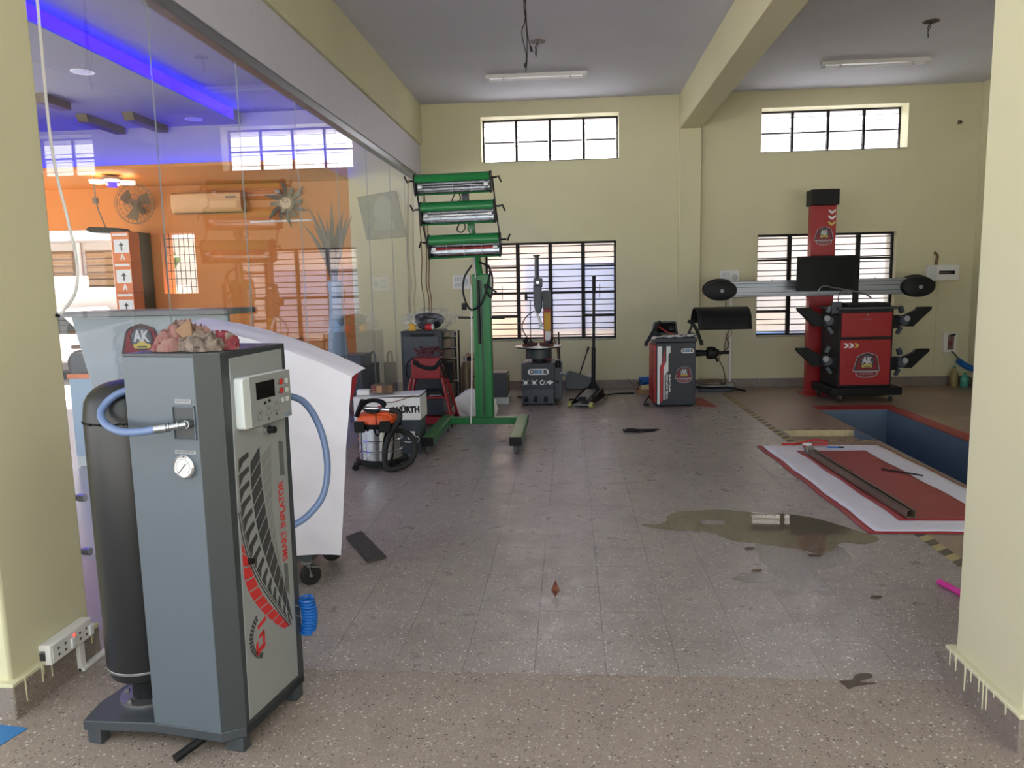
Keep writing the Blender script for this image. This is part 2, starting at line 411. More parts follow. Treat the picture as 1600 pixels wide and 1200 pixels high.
struct(M().box(-9.0, -4.75, 2.4, BW, 3.95, CZ).o('ceiling_office_tray', 'office_ceiling', smooth=False))
struct(M().box(1.55, 1.85, 2.45, BW, 3.645, CZ).o('beam_right', 'wall_paint', bevel=0.012))
struct(M().box(1.55, 1.85, BW-0.09, BW, -0.02, 3.645).o('pilaster_right', 'wall_paint', bevel=0.01))
struct(M().box(-2.42, -2.09, 2.45, BW, 3.56, CZ).o('beam_left', 'wall_paint', bevel=0.012))
struct(M().box(-2.30, -2.125, 2.93, BW, 3.12, 3.56).o('fascia_left', 'fascia_paint', bevel=0.006))
struct(M().box(-2.215, -2.135, 2.93, BW, 3.05, 3.118).o('trim_2', 'aluminium', bevel=0.004))
# pillars either side of the shutter opening, with terrazzo skirting
struct(M().box(-2.75, -2.07, 2.47, 2.93, -0.02, CZ).o('pillar_left', 'wall_paint', bevel=0.012))
struct(M().box(1.462, 2.1, 2.42, 2.86, -0.02, CZ).o('pillar_right', 'wall_paint', bevel=0.012))
def skirting(name, x0, x1, y0, y1, z, drips):
    sk = struct(M().box(x0, x1, y0, y1, -0.01, z).o(name, 'skirting_terrazzo', bevel=0.006))
    for (a, b, dirx, dz) in drips:                      # dribbles of wall paint run over the stone
        q = M()
        if dirx: q.cyl((a, b, z+0.002), (a, b, z-dz), 0.0035, 0.0022, 8)
        else: q.cyl((a, b, z+0.002), (a, b, z-dz), 0.0035, 0.0022, 8)
        q.o('paint_drip', 'wall_paint', sk)
    M().box(x0-0.001, x1+0.001, y0-0.001, y1+0.001, z-0.012, z+0.003).o('paint_edge', 'wall_paint', sk, bevel=0.003)
    return sk
random.seed(3)
skirting('baseboard_left', -2.76, -2.045, 2.445, 2.955, 0.135, [(-2.044, 2.5+0.4*random.random(), 1, 0.02+0.09*random.random()) for _ in range(7)]+[(-2.1-0.5*random.random(), 2.444, 0, 0.03+0.09*random.random()) for _ in range(5)])
skirting('baseboard_right', 1.437, 2.12, 2.395, 2.885, 0.13, [(1.436, 2.41+0.45*random.random(), 1, 0.02+0.09*random.random()) for _ in range(11)])
struct(M().box(-2.09, 1.53, BW-0.018, BW, 0.0, 0.125).o('baseboard_back', 'skirting_terrazzo', bevel=0.004))
struct(M().box(1.53, 1.87, BW-0.108, BW-0.09, 0.0, 0.125).o('baseboard_pilaster', 'skirting_terrazzo', bevel=0.004))
struct(M().box(1.87, 5.6, BW-0.018, BW, 0.0, 0.125).o('baseboard_back_right', 'skirting_terrazzo', bevel=0.004))
struct(M().box(5.582, 5.6, 2.65, BW, 0.0, 0.125).o('baseboard_side', 'skirting_terrazzo', bevel=0.004))

# ---- floors
FX0, FX1, FY0, FY1 = GX, 2.09, 2.85, BW
fl = struct(M().box(FX0-0.6, FX1, FY0-0.0, FY1, -0.30, -0.012).o('floor', 'grout', smooth=False))
T = 0.29; gap = 0.0007
cells = []
x = -2.19
while x < FX1-0.01:
    y = FY0
    while y < FY1-0.01:
        xa, xb, ya, yb = max(x, FX0), min(x+T, FX1), y, min(y+T, FY1)
        if xb-xa > 0.02 and yb-ya > 0.02: cells.append((ya, xa, xb, yb))
        y += T
    x += T
def hidden(c):      # tiles that lie under or behind the left-hand machines cannot be seen
    ya, xa, xb, yb = c
    return xb < -1.5 and ya < 6.0
cells.sort(key=lambda c: (hidden(c), c[0]))
cache = {}
for i, (ya, xa, xb, yb) in enumerate(cells[:300]):
    key = (round(xb-xa, 3), round(yb-ya, 3)); dz = random.uniform(-0.0004, 0.0002)
    if key not in cache:
        ob = M().box(gap, xb-xa-gap, gap, yb-ya-gap, -0.012, 0.0).o('tile', 'terrazzo', fl, smooth=False); cache[key] = ob
    else:
        ob = cache[key].copy(); COL.objects.link(ob)
    ob.location = (xa, ya, dz)
m = M()
for (ya, xa, xb, yb) in cells[300:]: m.box(xa+gap, xb-gap, ya+gap, yb-gap, -0.012, 0.0)
tf = m.o('tile_field', 'terrazzo', fl, smooth=False); tf['kind'] = 'stuff'
struct(M().box(-10, 9, 0.2, 2.4, CZ, CZ+0.18).o('sky_shade_slab', 'ceiling_paint', smooth=False))  # unseen overhang, added to cut the sky light on the apron
struct(M().box(3.2, 3.4, -8.0, 2.4, -0.3, 3.4).o('sky_block_wall', 'wall_paint', smooth=False))  # unseen wall, added to block sky light from the front right
struct(M().box(-40, 30, -40, -6, -0.3, -0.006).o('ground_forecourt', 'ground_concrete', smooth=False))
struct(M().box(-14, 9, -6, 2.85, -0.3, -0.0012).o('floor_apron', 'apron_terrazzo', smooth=False))
struct(M().box(-40, -9.3, 2.85, BW+0.35, -0.3, -0.02).o('ground_left', 'ground_concrete', smooth=False))
struct(M().box(5.9, 30, 2.85, BW+0.35, -0.3, -0.02).o('ground_right', 'ground_concrete', smooth=False))
PIT = (2.92, 3.70, 4.05, 9.04); REC = (2.17, 2.92, 7.33, 7.84)
m = M()
for a, b, c, d in rects(2.09, 5.6, 2.85, BW, [PIT, REC]): m.box(a, b, c, d, -0.3, 0.0)
struct(m.o('floor_bay', 'tan_floor', smooth=False))
rc = sempty('floor_recess')
M().box(REC[0], REC[1], REC[2], REC[3], -0.09, -0.065).o('recess_base', 'tan_floor', rc)
for i in range(6):
    xa = REC[0]+i*0.125
    M().box(xa+0.001, xa+0.124, REC[3]-0.014, REC[3]-0.001, -0.065, -0.002).o('tile', 'recess_tile', rc, bevel=0.001)
for i in range(10):      # hazard stripes round the recess
    xa = REC[0]+i*0.075
    M().box(xa, xa+0.075, REC[2]-0.03, REC[2], 0.0003, 0.0018).o('stripe', 'tape_black' if i % 2 else 'tape_yellow', rc, smooth=False)
    M().box(xa, xa+0.075, REC[3], REC[3]+0.035, 0.0003, 0.0018).o('stripe', 'tape_black' if i % 2 else 'tan_floor', rc, smooth=False)
ppit = sempty('floor_pit')
m = M(); a, b, c, d = PIT; D = -1.35
m.box(a, b, c, d, D-0.05, D); m.box(a-0.04, a+0.006, c, d, D, -0.001); m.box(b-0.006, b+0.04, c, d, D, -0.001); m.box(a, b, d-0.006, d+0.04, D, -0.001); m.box(a, b, c-0.04, c+0.006, D, -0.001)
m.o('pit_lining', 'pit_blue', ppit, smooth=False)
M().box(a, a+0.3, 7.3, 7.7, -0.42, -0.38).o('ledge', 'pit_blue', ppit, bevel=0.01)
M().box(a, b+0.16, d, d+0.3, 0.0002, 0.006).o('rim', 'pit_red', ppit)
M().box(b, b+0.17, c, d+0.01, 0.0002, 0.0062).o('rim', 'pit_red', ppit)
# yellow and black tape between the two floors
tp = thing('hazard_tape', 'worn yellow and black striped tape along the edge of the tan floor', 'tape', (2.06, 0, 0))
y = 3.4; i = 0
while y < 10.35:
    M().prism([(0, y), (0.075, y+0.05), (0.075, y+0.13), (0, y+0.08)], ((0, 0, 0), (1, 0, 0), (0, 1, 0)), 0.0003, 0.0017).o('stripe', 'tape_yellow' if i % 2 else 'tape_black', tp, smooth=False)
    y += 0.08; i += 1
struct(M().box(-9.0, GX-0.0, 2.85, BW, -0.3, -0.008).o('floor_office', 'office_floor_tile', smooth=False))

# ---- windows
def window(name, W, cols, yr, rods, mid=True, outer=True, clear=None, lower=True):
    x0, x1, z0, z1 = W; e = sempty(name, ((x0+x1)/2, yr, z0)); w = x1-x0; h = z1-z0
    f = 0.028 if lower else 0.02; mw = 0.027 if lower else 0.017
    for a, b, c, d in ((-w/2, w/2, 0, f), (-w/2, w/2, h-f, h), (-w/2, -w/2+f, 0, h), (w/2-f, w/2, 0, h)):
        M().box(a, b, -0.03, 0.03, c, d).o('frame_bar', 'frame_black', e, bevel=0.003)
    cw = w/cols
    for i in range(1, cols): M().box(-w/2+i*cw-mw, -w/2+i*cw+mw, -0.028, 0.028, 0, h).o('mullion', 'frame_black', e, bevel=0.003)
    tz = h*0.5 if not lower else h*0.485
    for i in range(cols):
        xa, xb = -w/2+i*cw, -w/2+(i+1)*cw
        M().box(xa+0.028, xb-0.028, -0.022, 0.022, tz-mw*0.5, tz+mw*0.5).o('transom', 'frame_black', e, bevel=0.002)
        if lower and i in (0, cols-1):
            for q in (0.245, 0.75):
                M().box(xa+0.028, xb-0.028, -0.02, 0.02, h*q-0.013, h*q+0.013).o('transom', 'frame_black', e, bevel=0.002)
            M().box((xa+xb)/2-0.005, (xa+xb)/2+0.005, -0.045, -0.035, h*0.42, h*0.56).o('grille_stub', 'frame_black', e)
        segs = [(f, tz), (tz, h-f)]
        if lower and i in (0, cols-1): segs = [(f, h*0.245), (h*0.245, tz), (tz, h*0.75), (h*0.75, h-f)]
        for k, (za, zb) in enumerate(segs):
            if clear and (i, k) in clear: continue      # this light has lost its glass
            M().box(xa+0.02, xb-0.02, 0.004, 0.010, za, zb).o('pane', 'frosted_pane', e, smooth=False)
    for k in range(rods):
        zz = h*(k+0.75)/(rods+0.5)+(0.006 if k % 2 else -0.006)
        M().cyl((-w/2+0.01, -0.04, zz), (w/2-0.01, -0.04, zz), (0.0068 if lower else 0.0048), n=8).o('grille_rod', 'frame_black', e)
    M().box(-w/2-0.0, w/2+0.0, -yr+BW, -0.03, -0.012, 0.0005).o('sill', 'white', e)
    return e
window('window_1', LOWM, 4, BW+0.13, 16, clear={(0, 0)})
window('window_2', UPM, 4, BW+0.28, 4, lower=False)
window('window_3', LOWR, 4, BW+0.13, 16, clear={(0, 0)})
window('window_4', UPR, 4, BW+0.28, 4, lower=False)
e = sempty('window_5', (-5.85, BW+0.1, 1.517))
for i in range(8): M().cyl((-0.26+i*0.075, 0, 0), (-0.26+i*0.075, 0, 0.897), 0.005, n=6).o('grille_rod', 'frame_black', e)
for i in range(7): M().cyl((-0.263, 0, 0.1+i*0.12), (0.263, 0, 0.1+i*0.12), 0.005, n=6).o('grille_rod', 'frame_black', e)
d = sempty('door_1', (-7.6, BW+0.05, 0))
for a, b, c, dd in ((-0.70, -0.66, 0, 2.5), (0.70, 0.75, 0, 2.5), (-0.70, 0.75, 2.46, 2.5)): M().box(a, b, -0.04, 0.04, c, dd).o('door_frame', 'white', d, bevel=0.004)

# ---- glass partition
gp = sempty('wall_glass', (GX, 0, 0))
ys = [2.94, 4.0, 5.06, 6.14, 7.2, 8.27, 9.35, 10.2, BW]
for i in range(len(ys)-1):
    M().box(-0.003, 0.003, ys[i]+0.001, ys[i+1]-0.001, 0.0, 3.06).o('pane', 'sheet_glass', gp, smooth=False)
    if i: M().box(-0.0034, 0.0034, ys[i]-0.001, ys[i]+0.001, 0.0, 3.06).o('joint', 'silicone', gp, smooth=False)

# ---- outside, behind the building
struct(M().box(-40, 30, BW+0.35, 60, -0.5, -0.2).o('ground_rear', 'ground_rear', smooth=False))
nb = thing('neighbouring_house', 'pale pink and blue house wall outside the frosted workshop windows', 'building', (1.5, 13.9, -0.3))
M().box(-4.6, 6.5, 0, 0.3, 0, 6.4).o('wall', 'neighbour_pink', nb, smooth=False)
for xa, xb, za, zb in ((-2.3, -0.4, 1.0, 2.2), (0.9, 3.9, 0.2, 0.9)):
    M().box(xa, xb, -0.05, 0.0, za, zb).o('shutter', 'neighbour_blue', nb, bevel=0.01)
# ================================================================== SMALL SHARED BUILDERS
def emblem(parent, fr, s, ribbon=True, name='emblem'):
    """maroon shield badge with an oval, the letters AK, a gold car and a ribbon; s = width"""
    pts = [(395, 135), (540, 180), (640, 215), (680, 300), (750, 660), (690, 672), (682, 760), (640, 800), (500, 840), (350, 850), (200, 830), (90, 770), (78, 680), (0, 665), (100, 300), (130, 240), (210, 190)]
    if not ribbon: pts = pts[:5]+pts[13:]
    nrm = lambda P: [((x-380)/750*s, (850-y)/750*s) for x, y in P]
    k = s/0.3
    e = M().prism(nrm(pts), fr, 0, 0.0012).o(name, 'emblem_silver', parent, smooth=False)
    ins = [(395, 155), (530, 198), (625, 230), (662, 305), (728, 645), (28, 645), (118, 305), (148, 255), (220, 205)]
    M().prism(nrm(ins), fr, 0.0012, 0.002).o('shield_border', 'emblem_dark', e, smooth=False)
    ins = [(395, 190), (520, 232), (600, 262), (632, 320), (690, 625), (70, 625), (150, 320), (175, 285), (240, 236)]
    M().prism(nrm(ins), fr, 0.002, 0.0026).o('shield', 'maroon', e, smooth=False)
    M().prism(nrm([(390+198*cos(t), 400+198*sin(t)) for t in [i*2*pi/28 for i in range(28)]]), fr, 0.0026, 0.003).o('oval_rim', 'emblem_dark', e, smooth=False)
    M().prism(nrm([(385+172*cos(t), 400+178*sin(t)) for t in [i*2*pi/28 for i in range(28)]]), fr, 0.003, 0.0034).o('oval', 'emblem_oval', e, smooth=False)
    o, u, v = (Vector(q) for q in fr)
    c = nrm([(388, 370)])[0]
    text('letters', 'AK', 0.34*s, 'emblem_letter', e, (o+u*c[0]+v*c[1], u, v), bold=0.012*s, d=0.0038, width=0.37*s)
    car = [(240, 520), (250, 490), (310, 480), (340, 450), (440, 450), (470, 480), (530, 490), (540, 530), (510, 560), (260, 560)]
    M().prism(nrm(car), fr, 0.004, 0.0046).o('car_badge', 'emblem_gold', e, smooth=False)
    M().prism(nrm([(300, 525), (480, 525), (460, 548), (320, 548)]), fr, 0.0046, 0.005).o('car_grille', 'emblem_dark', e, smooth=False)
    if ribbon:
        rb = [(100, 690), (660, 690), (655, 755), (620, 782), (500, 815), (350, 825), (210, 808), (115, 755)]
        M().prism(nrm(rb), fr, 0.0012, 0.0022).o('ribbon', 'maroon', e, smooth=False)
        c = nrm([(380, 742)])[0]
        text('ribbon_letters', 'AK MOTORS', 0.11*s, 'emblem_silver', e, (o+u*c[0]+v*c[1], u, v), d=0.003, width=0.5*s)
    return e
def caster(parent, x, y, r=0.045, top=0.13, ang=0.0, wheel='rubber', brake=False, w=0.028):
    """swivel caster under a part: returns the wheel part, fork below it"""
    c = cos(ang); s_ = sin(ang)
    off = 0.35*r
    wx, wy = x-off*s_*0+off*c*0.6, y+off*s_*0.6
    ax = Vector((-s_, c, 0))
    wc = Vector((wx, wy, r))
    wh = M().lathe([(0.3*r, -w/2), (0.85*r, -w/2), (r, -w*0.3), (r, w*0.3), (0.85*r, w/2), (0.3*r, w/2)], 20, wc, ax_matrix(ax)).o('caster_wheel', wheel, parent)
    f = M()
    for q in (-1, 1):
        f.bar(wc+ax*(q*(w/2+0.004)), Vector((x, y, top-0.008))+ax*(q*(w/2+0.004)), 0.004, r*0.7, upv=ax)
    f.cyl((x, y, top-0.014), (x, y, top), r*0.62, n=14)
    f.cyl(wc-ax*(w/2+0.009), wc+ax*(w/2+0.009), r*0.16, n=10)
    f.o('caster_fork', 'zinc', wh)
    if brake: M().bar((x, y, top-0.03), (x+0.075, y-0.03, top-0.02), 0.03, 0.006).o('caster_brake', 'zinc', wh)
    return wh
def ax_matrix(a):
    a = Vector(a).normalized(); u = a.orthogonal().normalized(); v = a.cross(u)
    return Matrix((u, v, a)).transposed()
def blob(fn_r, c, n=40, k=24, sq=(1, 1, 1)):
    """closed lumpy mesh; fn_r(dir) gives the radius"""
    m = M()
    def fn(u, v):
        th = 2*pi*u; ph = pi*v; d = Vector((sin(ph)*cos(th), sin(ph)*sin(th), cos(ph))); r = fn_r(d)
        return (c[0]+d.x*r*sq[0], c[1]+d.y*r*sq[1], max(c[2]+d.z*r*sq[2], 0.001 if c[2] < 5 else 0))
    return m.grid(fn, n, k)

# ================================================================== TYRE INFLATOR (nearest object)
IN = thing('tyre_inflator', 'tall grey tyre inflator cabinet with black tank and gauge standing near the left pillar', 'inflator', (-1.116, 2.253, 0), radians(-11))
body = [(-0.325, 0.0), (-0.062, 0.0), (0.0, 0.052), (0.0, 0.42), (-0.325, 0.42)]
FLAT = ((0, 0, 0), (1, 0, 0), (0, 1, 0))
M().prism([(-0.325, 0.012), (-0.07, 0.012), (-0.012, 0.06), (-0.012, 0.42), (-0.325, 0.42)], FLAT, 0.05, 1.345).o('cabinet', 'side_grey', IN, bevel=0.003)
M().prism([(-0.327, 0.0), (-0.06, 0.0), (-0.06, 0.014), (-0.327, 0.014)], FLAT, 0.05, 1.35).o('front_plate', 'body_grey', IN, bevel=0.002)
M().prism([(-0.06, 0.0), (0.0, 0.052), (0.0, 0.421), (-0.014, 0.421), (-0.014, 0.062), (-0.062, 0.014)], FLAT, 0.05, 1.35).o('side_shell', 'side_grey', IN, bevel=0.002)
M().prism(body, FLAT, 1.342, 1.356).o('top_plate', 'dark_grey', IN, bevel=0.002)
M().prism([(-0.615, 0.06), (-0.58, -0.05), (-0.325, -0.004), (-0.06, -0.001), (0.0, 0.05), (0.0, 0.421), (-0.615, 0.421)], FLAT, 0.05, 0.085).o('base_plate', 'dark_grey', IN, bevel=0.003)
for x0, x1, y0, y1 in ((-0.575, -0.52, -0.04, 0.0), (-0.075, -0.005, 0.035, 0.075), (-0.55, -0.49, 0.36, 0.41), (-0.06, -0.002, 0.36, 0.41)):
    M().box(x0, x1, y0, y1, 0.0, 0.051).o('foot', 'dark_grey', IN, bevel=0.002)
tk = M().lathe([(0.0, 0.165), (0.09, 0.168), (0.125, 0.19), (0.137, 0.225), (0.137, 1.13), (0.13, 1.18), (0.118, 1.203), (0.1, 1.222), (0.076, 1.236), (0.05, 1.245), (0.02, 1.25), (0.0, 1.251)], 40, (-0.475, 0.16, 0)).o('tank', 'tank_black', IN)
M().lathe([(0.137, 0.222), (0.1392, 0.224), (0.1392, 0.23), (0.137, 0.232)], 40, (-0.475, 0.16, 0)).o('weld_band', 'zinc', tk)
m = M()
for i in range(60):
    t = 2*pi*i/60; m.cyl((-0.475+0.138*cos(t), 0.16+0.138*sin(t), 1.112+0.002*sin(i*2.3)), (-0.475+0.138*cos(t+0.09), 0.16+0.138*sin(t+0.09), 1.114), 0.0035, n=6)
m.o('weld_seam', 'black_gloss', tk)
M().lathe([(0.062, 0.088), (0.062, 0.185)], 24, (-0.475, 0.16, 0)).o('tank_neck', 'black', tk)
M().lathe([(0.105, 0.084), (0.105, 0.094), (0.06, 0.094)], 28, (-0.475, 0.16, 0)).o('tank_flange', 'zinc', tk)
for i in range(6): t = i*pi/3+0.3; M().cyl((-0.475+0.088*cos(t), 0.16+0.088*sin(t), 0.094), (-0.475+0.088*cos(t), 0.16+0.088*sin(t), 0.106), 0.009, n=6).o('flange_bolt', 'zinc', tk)
# printed side panel
F1f = FX; F3f = ((0, 0, 0), (0, 1, 0), (0, 0, 1))
pn = M().prism([(0.07, 0.10), (0.375, 0.10), (0.395, 1.338), (0.093, 1.332)], F3f, 0.0, 0.004).o('side_panel', 'panel_grey', IN, bevel=0.001)
def curve_at(P, t):
    P = [Vector((a, b, 0)) for a, b in P]; sp = smooth_path(P, 12)
    L = [0]
    for i in range(1, len(sp)): L.append(L[-1]+(sp[i]-sp[i-1]).length)
    d = t*L[-1]
    for i in range(1, len(sp)):
        if L[i] >= d-1e-9:
            q = (d-L[i-1])/max(L[i]-L[i-1], 1e-9); p = sp[i-1].lerp(sp[i], q); return (p.x, p.y)
    return (sp[-1].x, sp[-1].y)
cA = [(0.103, 1.025), (0.093, 0.911), (0.098, 0.807), (0.119, 0.695), (0.184, 0.548), (0.352, 0.311)]
cB = [(0.166, 1.018), (0.159, 0.88), (0.18, 0.724), (0.245, 0.538), (0.356, 0.325)]
cC = [(0.227, 1.022), (0.228, 0.889), (0.256, 0.698), (0.318, 0.494), (0.359, 0.332)]
cD = [(0.298, 1.018), (0.28, 0.802), (0.295, 0.625), (0.327, 0.459), (0.358, 0.34)]
cE = [(0.089, 0.713), (0.092, 0.572), (0.162, 0.454), (0.262, 0.349), (0.337, 0.297)]
cF = [(0.094, 0.711), (0.128, 0.627), (0.201, 0.481), (0.352, 0.305)]
def lerp2(a, b, t): return (a[0]+(b[0]-a[0])*t, a[1]+(b[1]-a[1])*t)
def tread(name, P, Q, n, material, slant, pad=0.07, t0=0.0, t1=0.985, split=False):
    for i in range(n):
        a0 = t0+(t1-t0)*(i+0.07)/n; a1 = t0+(t1-t0)*(i+0.93)/n; dd = slant*(t1-t0)/n
        cl = lambda v: min(max(v, 0), 1)
        c = [curve_at(P, cl(a0+dd)), curve_at(Q, cl(a0)), curve_at(Q, cl(a1)), curve_at(P, cl(a1+dd))]
        q = [lerp2(c[0], c[1], pad), lerp2(c[0], c[1], 1-pad), lerp2(c[3], c[2], 1-pad), lerp2(c[3], c[2], pad)]
        if split and i % 1 == 0:
            mid0 = lerp2(q[0], q[1], 0.42); mid1 = lerp2(q[3], q[2], 0.42); mm = lerp2(mid0, mid1, 0.5)
            M().prism([q[0], lerp2(q[0], q[1], 0.95), lerp2(q[1], q[2], 0.45), mm, q[3]], F3f, 0.004, 0.0048).o(name, material, pn, smooth=False)
        else: M().prism(q, F3f, 0.004, 0.0048).o(name, material, pn, smooth=False)
tread('tread_block', cA, cB, 15, 'print_dark', 0.5, split=True)
tread('tread_block', cB, cC, 14, 'print_dark', 0.9)
tread('tread_block', cC, cD, 14, 'print_light', 0.9)
tread('tread_block', cE, cF, 10, 'print_red', -0.4, t1=0.97)
for off, wd in ((0.0, 0.004), (0.011, 0.003)):
    P = [curve_at(cA, 0.25+0.74*i/20) for i in range(21)]
    q = [(x-0.009+off-wd, z-0.006) for x, z in P]+[(x-0.009+off, z-0.006) for x, z in P[::-1]]
    m = M()
    for i in range(20): m.prism([q[i], q[i+1], q[40-i], q[41-i]], F3f, 0.0045, 0.005)
    m.o('tread_groove', 'print_black', pn, smooth=False)
M().prism([(0.338, 0.886), (0.366, 0.880), (0.366, 1.004), (0.338, 1.012)], F3f, 0.004, 0.0046).o('stripe', 'print_mid', pn, smooth=False)
M().prism([(0.326, 0.56), (0.35, 0.55), (0.35, 0.43), (0.326, 0.46)], F3f, 0.004, 0.0046).o('stripe', 'print_mid', pn, smooth=False)
text('panel_lettering', 'SMART INFLATOR', 0.046, 'print_red', pn, ((0, 0.338, 0.715), (0, 0, 1), (0, -1, 0)), bold=0.0012, d=0.0048, width=0.298)
# maker's mark: an arc of tread with a red G and slanted bar (reads upwards)
gm = M()
for i in range(14):
    t = radians(120+i*10); r0, r1 = 0.066, 0.088
    cx, cz = 0.182, 0.362
    gm.prism([(cx+r0*cos(t), cz+r0*sin(t)), (cx+r1*cos(t-0.05), cz+r1*sin(t-0.05)), (cx+r1*cos(t+0.08), cz+r1*sin(t+0.08)), (cx+r0*cos(t+0.13), cz+r0*sin(t+0.13))], F3f, 0.004, 0.0046)
gm.o('mark_tread', 'print_dark', pn, smooth=False)
m = M()
for q in ([(0.128, 0.34), (0.142, 0.348), (0.142, 0.305), (0.128, 0.297)], [(0.128, 0.316), (0.128, 0.297), (0.182, 0.312), (0.182, 0.331)], [(0.168, 0.33), (0.182, 0.334), (0.182, 0.375), (0.168, 0.371)], [(0.150, 0.366), (0.150, 0.352), (0.182, 0.361), (0.182, 0.375)], [(0.145, 0.387), (0.145, 0.402), (0.196, 0.417), (0.196, 0.402)]):
    m.prism(q, F3f, 0.004, 0.0048)
m.o('mark_letters', 'print_red', pn, smooth=False)
cp = M().prism(rrect(0.105, 0.387, 1.095, 1.266, 0.012), F3f, 0.002, 0.036).o('control_box', 'pale_plastic', IN, bevel=0.004)
M().prism([(0.145, 1.098), (0.385, 1.098), (0.385, 1.264), (0.145, 1.264)], F3f, 0.036, 0.0372).o('control_face', 'panel_grey', cp, smooth=False)
M().prism([(0.177, 1.184), (0.285, 1.184), (0.285, 1.242), (0.177, 1.242)], F3f, 0.0372, 0.0384).o('display', 'black_gloss', cp, smooth=False)
for y, z, c in ((0.326, 1.228, 'print_red'), (0.326, 1.196, 'print_red'), (0.358, 1.228, 'pale_plastic'), (0.358, 1.196, 'pale_plastic'), (0.327, 1.163, 'pale_plastic'), (0.358, 1.163, 'pale_plastic')):
    b = M().prism(rrect(y-0.011, y+0.011, z-0.011, z+0.011, 0.003), F3f, 0.0372, 0.0384).o('button_rim', 'print_mid', cp, smooth=False)
    M().prism(rrect(y-0.009, y+0.009, z-0.009, z+0.009, 0.003), F3f, 0.0384, 0.0402).o('button', c, cp, smooth=False)
for y, z in ((0.222, 1.168), (0.249, 1.172)): M().cyl((0.0372, y, z), (0.041, y, z), 0.005, n=12).o('sensor', 'black', cp)
for y, z in ((0.308, 1.224), (0.308, 1.192)): M().cyl((0.0372, y, z), (0.039, y, z), 0.003, n=8).o('indicator', 'print_dark', cp)
for y, z in ((0.192, 1.13), (0.242, 1.138), (0.29, 1.147)):
    m = M()
    for q in ((y-0.014, y+0.012, z+0.014, z+0.0155), (y-0.014, y+0.012, z-0.016, z-0.0145), (y+0.011, y+0.0125, z-0.016, z+0.014), (y-0.014, y-0.0125, z-0.016, z+0.004), (y-0.006, y+0.004, z+0.004, z+0.010)): m.prism([(q[0], q[2]), (q[1], q[2]), (q[1], q[3]), (q[0], q[3])], F3f, 0.0372, 0.0378)
    m.o('diagram', 'print_mid', cp, smooth=False)
for y, z in ((0.242, 1.112), (0.29, 1.121)): M().prism([(y-0.006, z-0.006), (y+0.006, z-0.006), (y-0.002, z+0.008)], F3f, 0.0372, 0.0378).o('diagram', 'print_dark', cp, smooth=False)
text('brand_letters', 'OBSS', 0.013, 'print_blue', cp, ((0, 0.36, 1.108), (0, 1, 0), (0, 0, 1)), bold=0.0004, d=0.0378)
kb = M().cyl((0.004, 0.262, 1.068), (0.022, 0.262, 1.068), 0.016, n=18).o('switch_boss', 'chrome', IN)
M().cyl((0.022, 0.262, 1.068), (0.045, 0.262, 1.068), 0.014, 0.012, n=14).o('switch_knob', 'black', kb)
M().cyl((0.004, 0.124, 0.643), (0.02, 0.124, 0.643), 0.010, n=14).o('panel_bolt', 'black', IN)
# front plate fittings
rcs = M().prism([(-0.146, 1.085), (-0.070, 1.085), (-0.070, 1.186), (-0.146, 1.186)], FX, -0.0005, 0.0015).o('outlet_recess_shade', 'side_grey', IN, smooth=False)  # flat darker plate, its grey stands for shade inside the outlet recess
for q in ((-0.150, -0.066, 1.186, 1.190), (-0.150, -0.066, 1.081, 1.085), (-0.150, -0.146, 1.081, 1.19), (-0.070, -0.066, 1.081, 1.19)): M().prism([(q[0], q[2]), (q[1], q[2]), (q[1], q[3]), (q[0], q[3])], FX, 0, 0.006).o('outlet_rim', 'body_grey', rcs, bevel=0.001)
for (x0, x1, z0, z1), tx in (((-0.138, -0.078, 1.198, 1.212), 'OUTLET'), ((-0.152, -0.073, 1.035, 1.047), 'INPUT AIR PRESSURE')):
    tg = M().prism([(x0, z0), (x1, z0), (x1, z1), (x0, z1)], FX, 0, 0.002).o('name_tag', 'panel_grey', IN, smooth=False)
    text('tag_lettering', tx, 0.0085, 'print_dark', tg, (((x0+x1)/2, 0, (z0+z1)/2), (1, 0, 0), (0, 0, 1)), d=0.0024, width=(x1-x0)*0.82)
gg = M().lathe([(0.0385, 0.0), (0.0385, 0.014), (0.034, 0.018), (0.0315, 0.014), (0.0, 0.014)], 36, (-0.115, 0, 0.995), ax_matrix((0, -1, 0))).o('gauge', 'chrome', IN)
M().cyl((-0.115, -0.0145, 0.995), (-0.115, -0.0155, 0.995), 0.0312, n=36).o('dial', 'print_white', gg)
m = M()
for i in range(21):
    t = radians(225-i*13.5); m.prism([(-0.115+r*cos(t+s*0.03/r*0.03), 0.995+r*sin(t+s*0.03/r*0.03)) for r, s in ((0.0225, -1), (0.0285, -1), (0.0285, 1), (0.0225, 1))], FX, 0.0155, 0.016)
m.o('dial_marks', 'print_dark', gg, smooth=False)
M().bar((-0.103, -0.017, 1.007), (-0.135, -0.017, 0.973), 0.0022, 0.001, upv=(0, 1, 0)).o('needle', 'print_black', gg)
ft = M().cyl((-0.085, 0.0, 1.136), (-0.085, -0.025, 1.136), 0.014, n=6)
ft.cyl((-0.085, -0.022, 1.136), (-0.135, -0.05, 1.129), 0.011, n=14); ft.cyl((-0.135, -0.05, 1.129), (-0.168, -0.066, 1.126), 0.0145, n=12)
for q in (0.25, 0.55, 0.8): ft.lathe([(0.011, -0.003), (0.0155, -0.002), (0.0155, 0.002), (0.011, 0.003)], 14, Vector((-0.085, -0.022, 1.136)).lerp(Vector((-0.168, -0.066, 1.126)), q), ax_matrix((-0.083, -0.044, -0.01)))
ft.o('hose_coupling', 'brushed', IN)
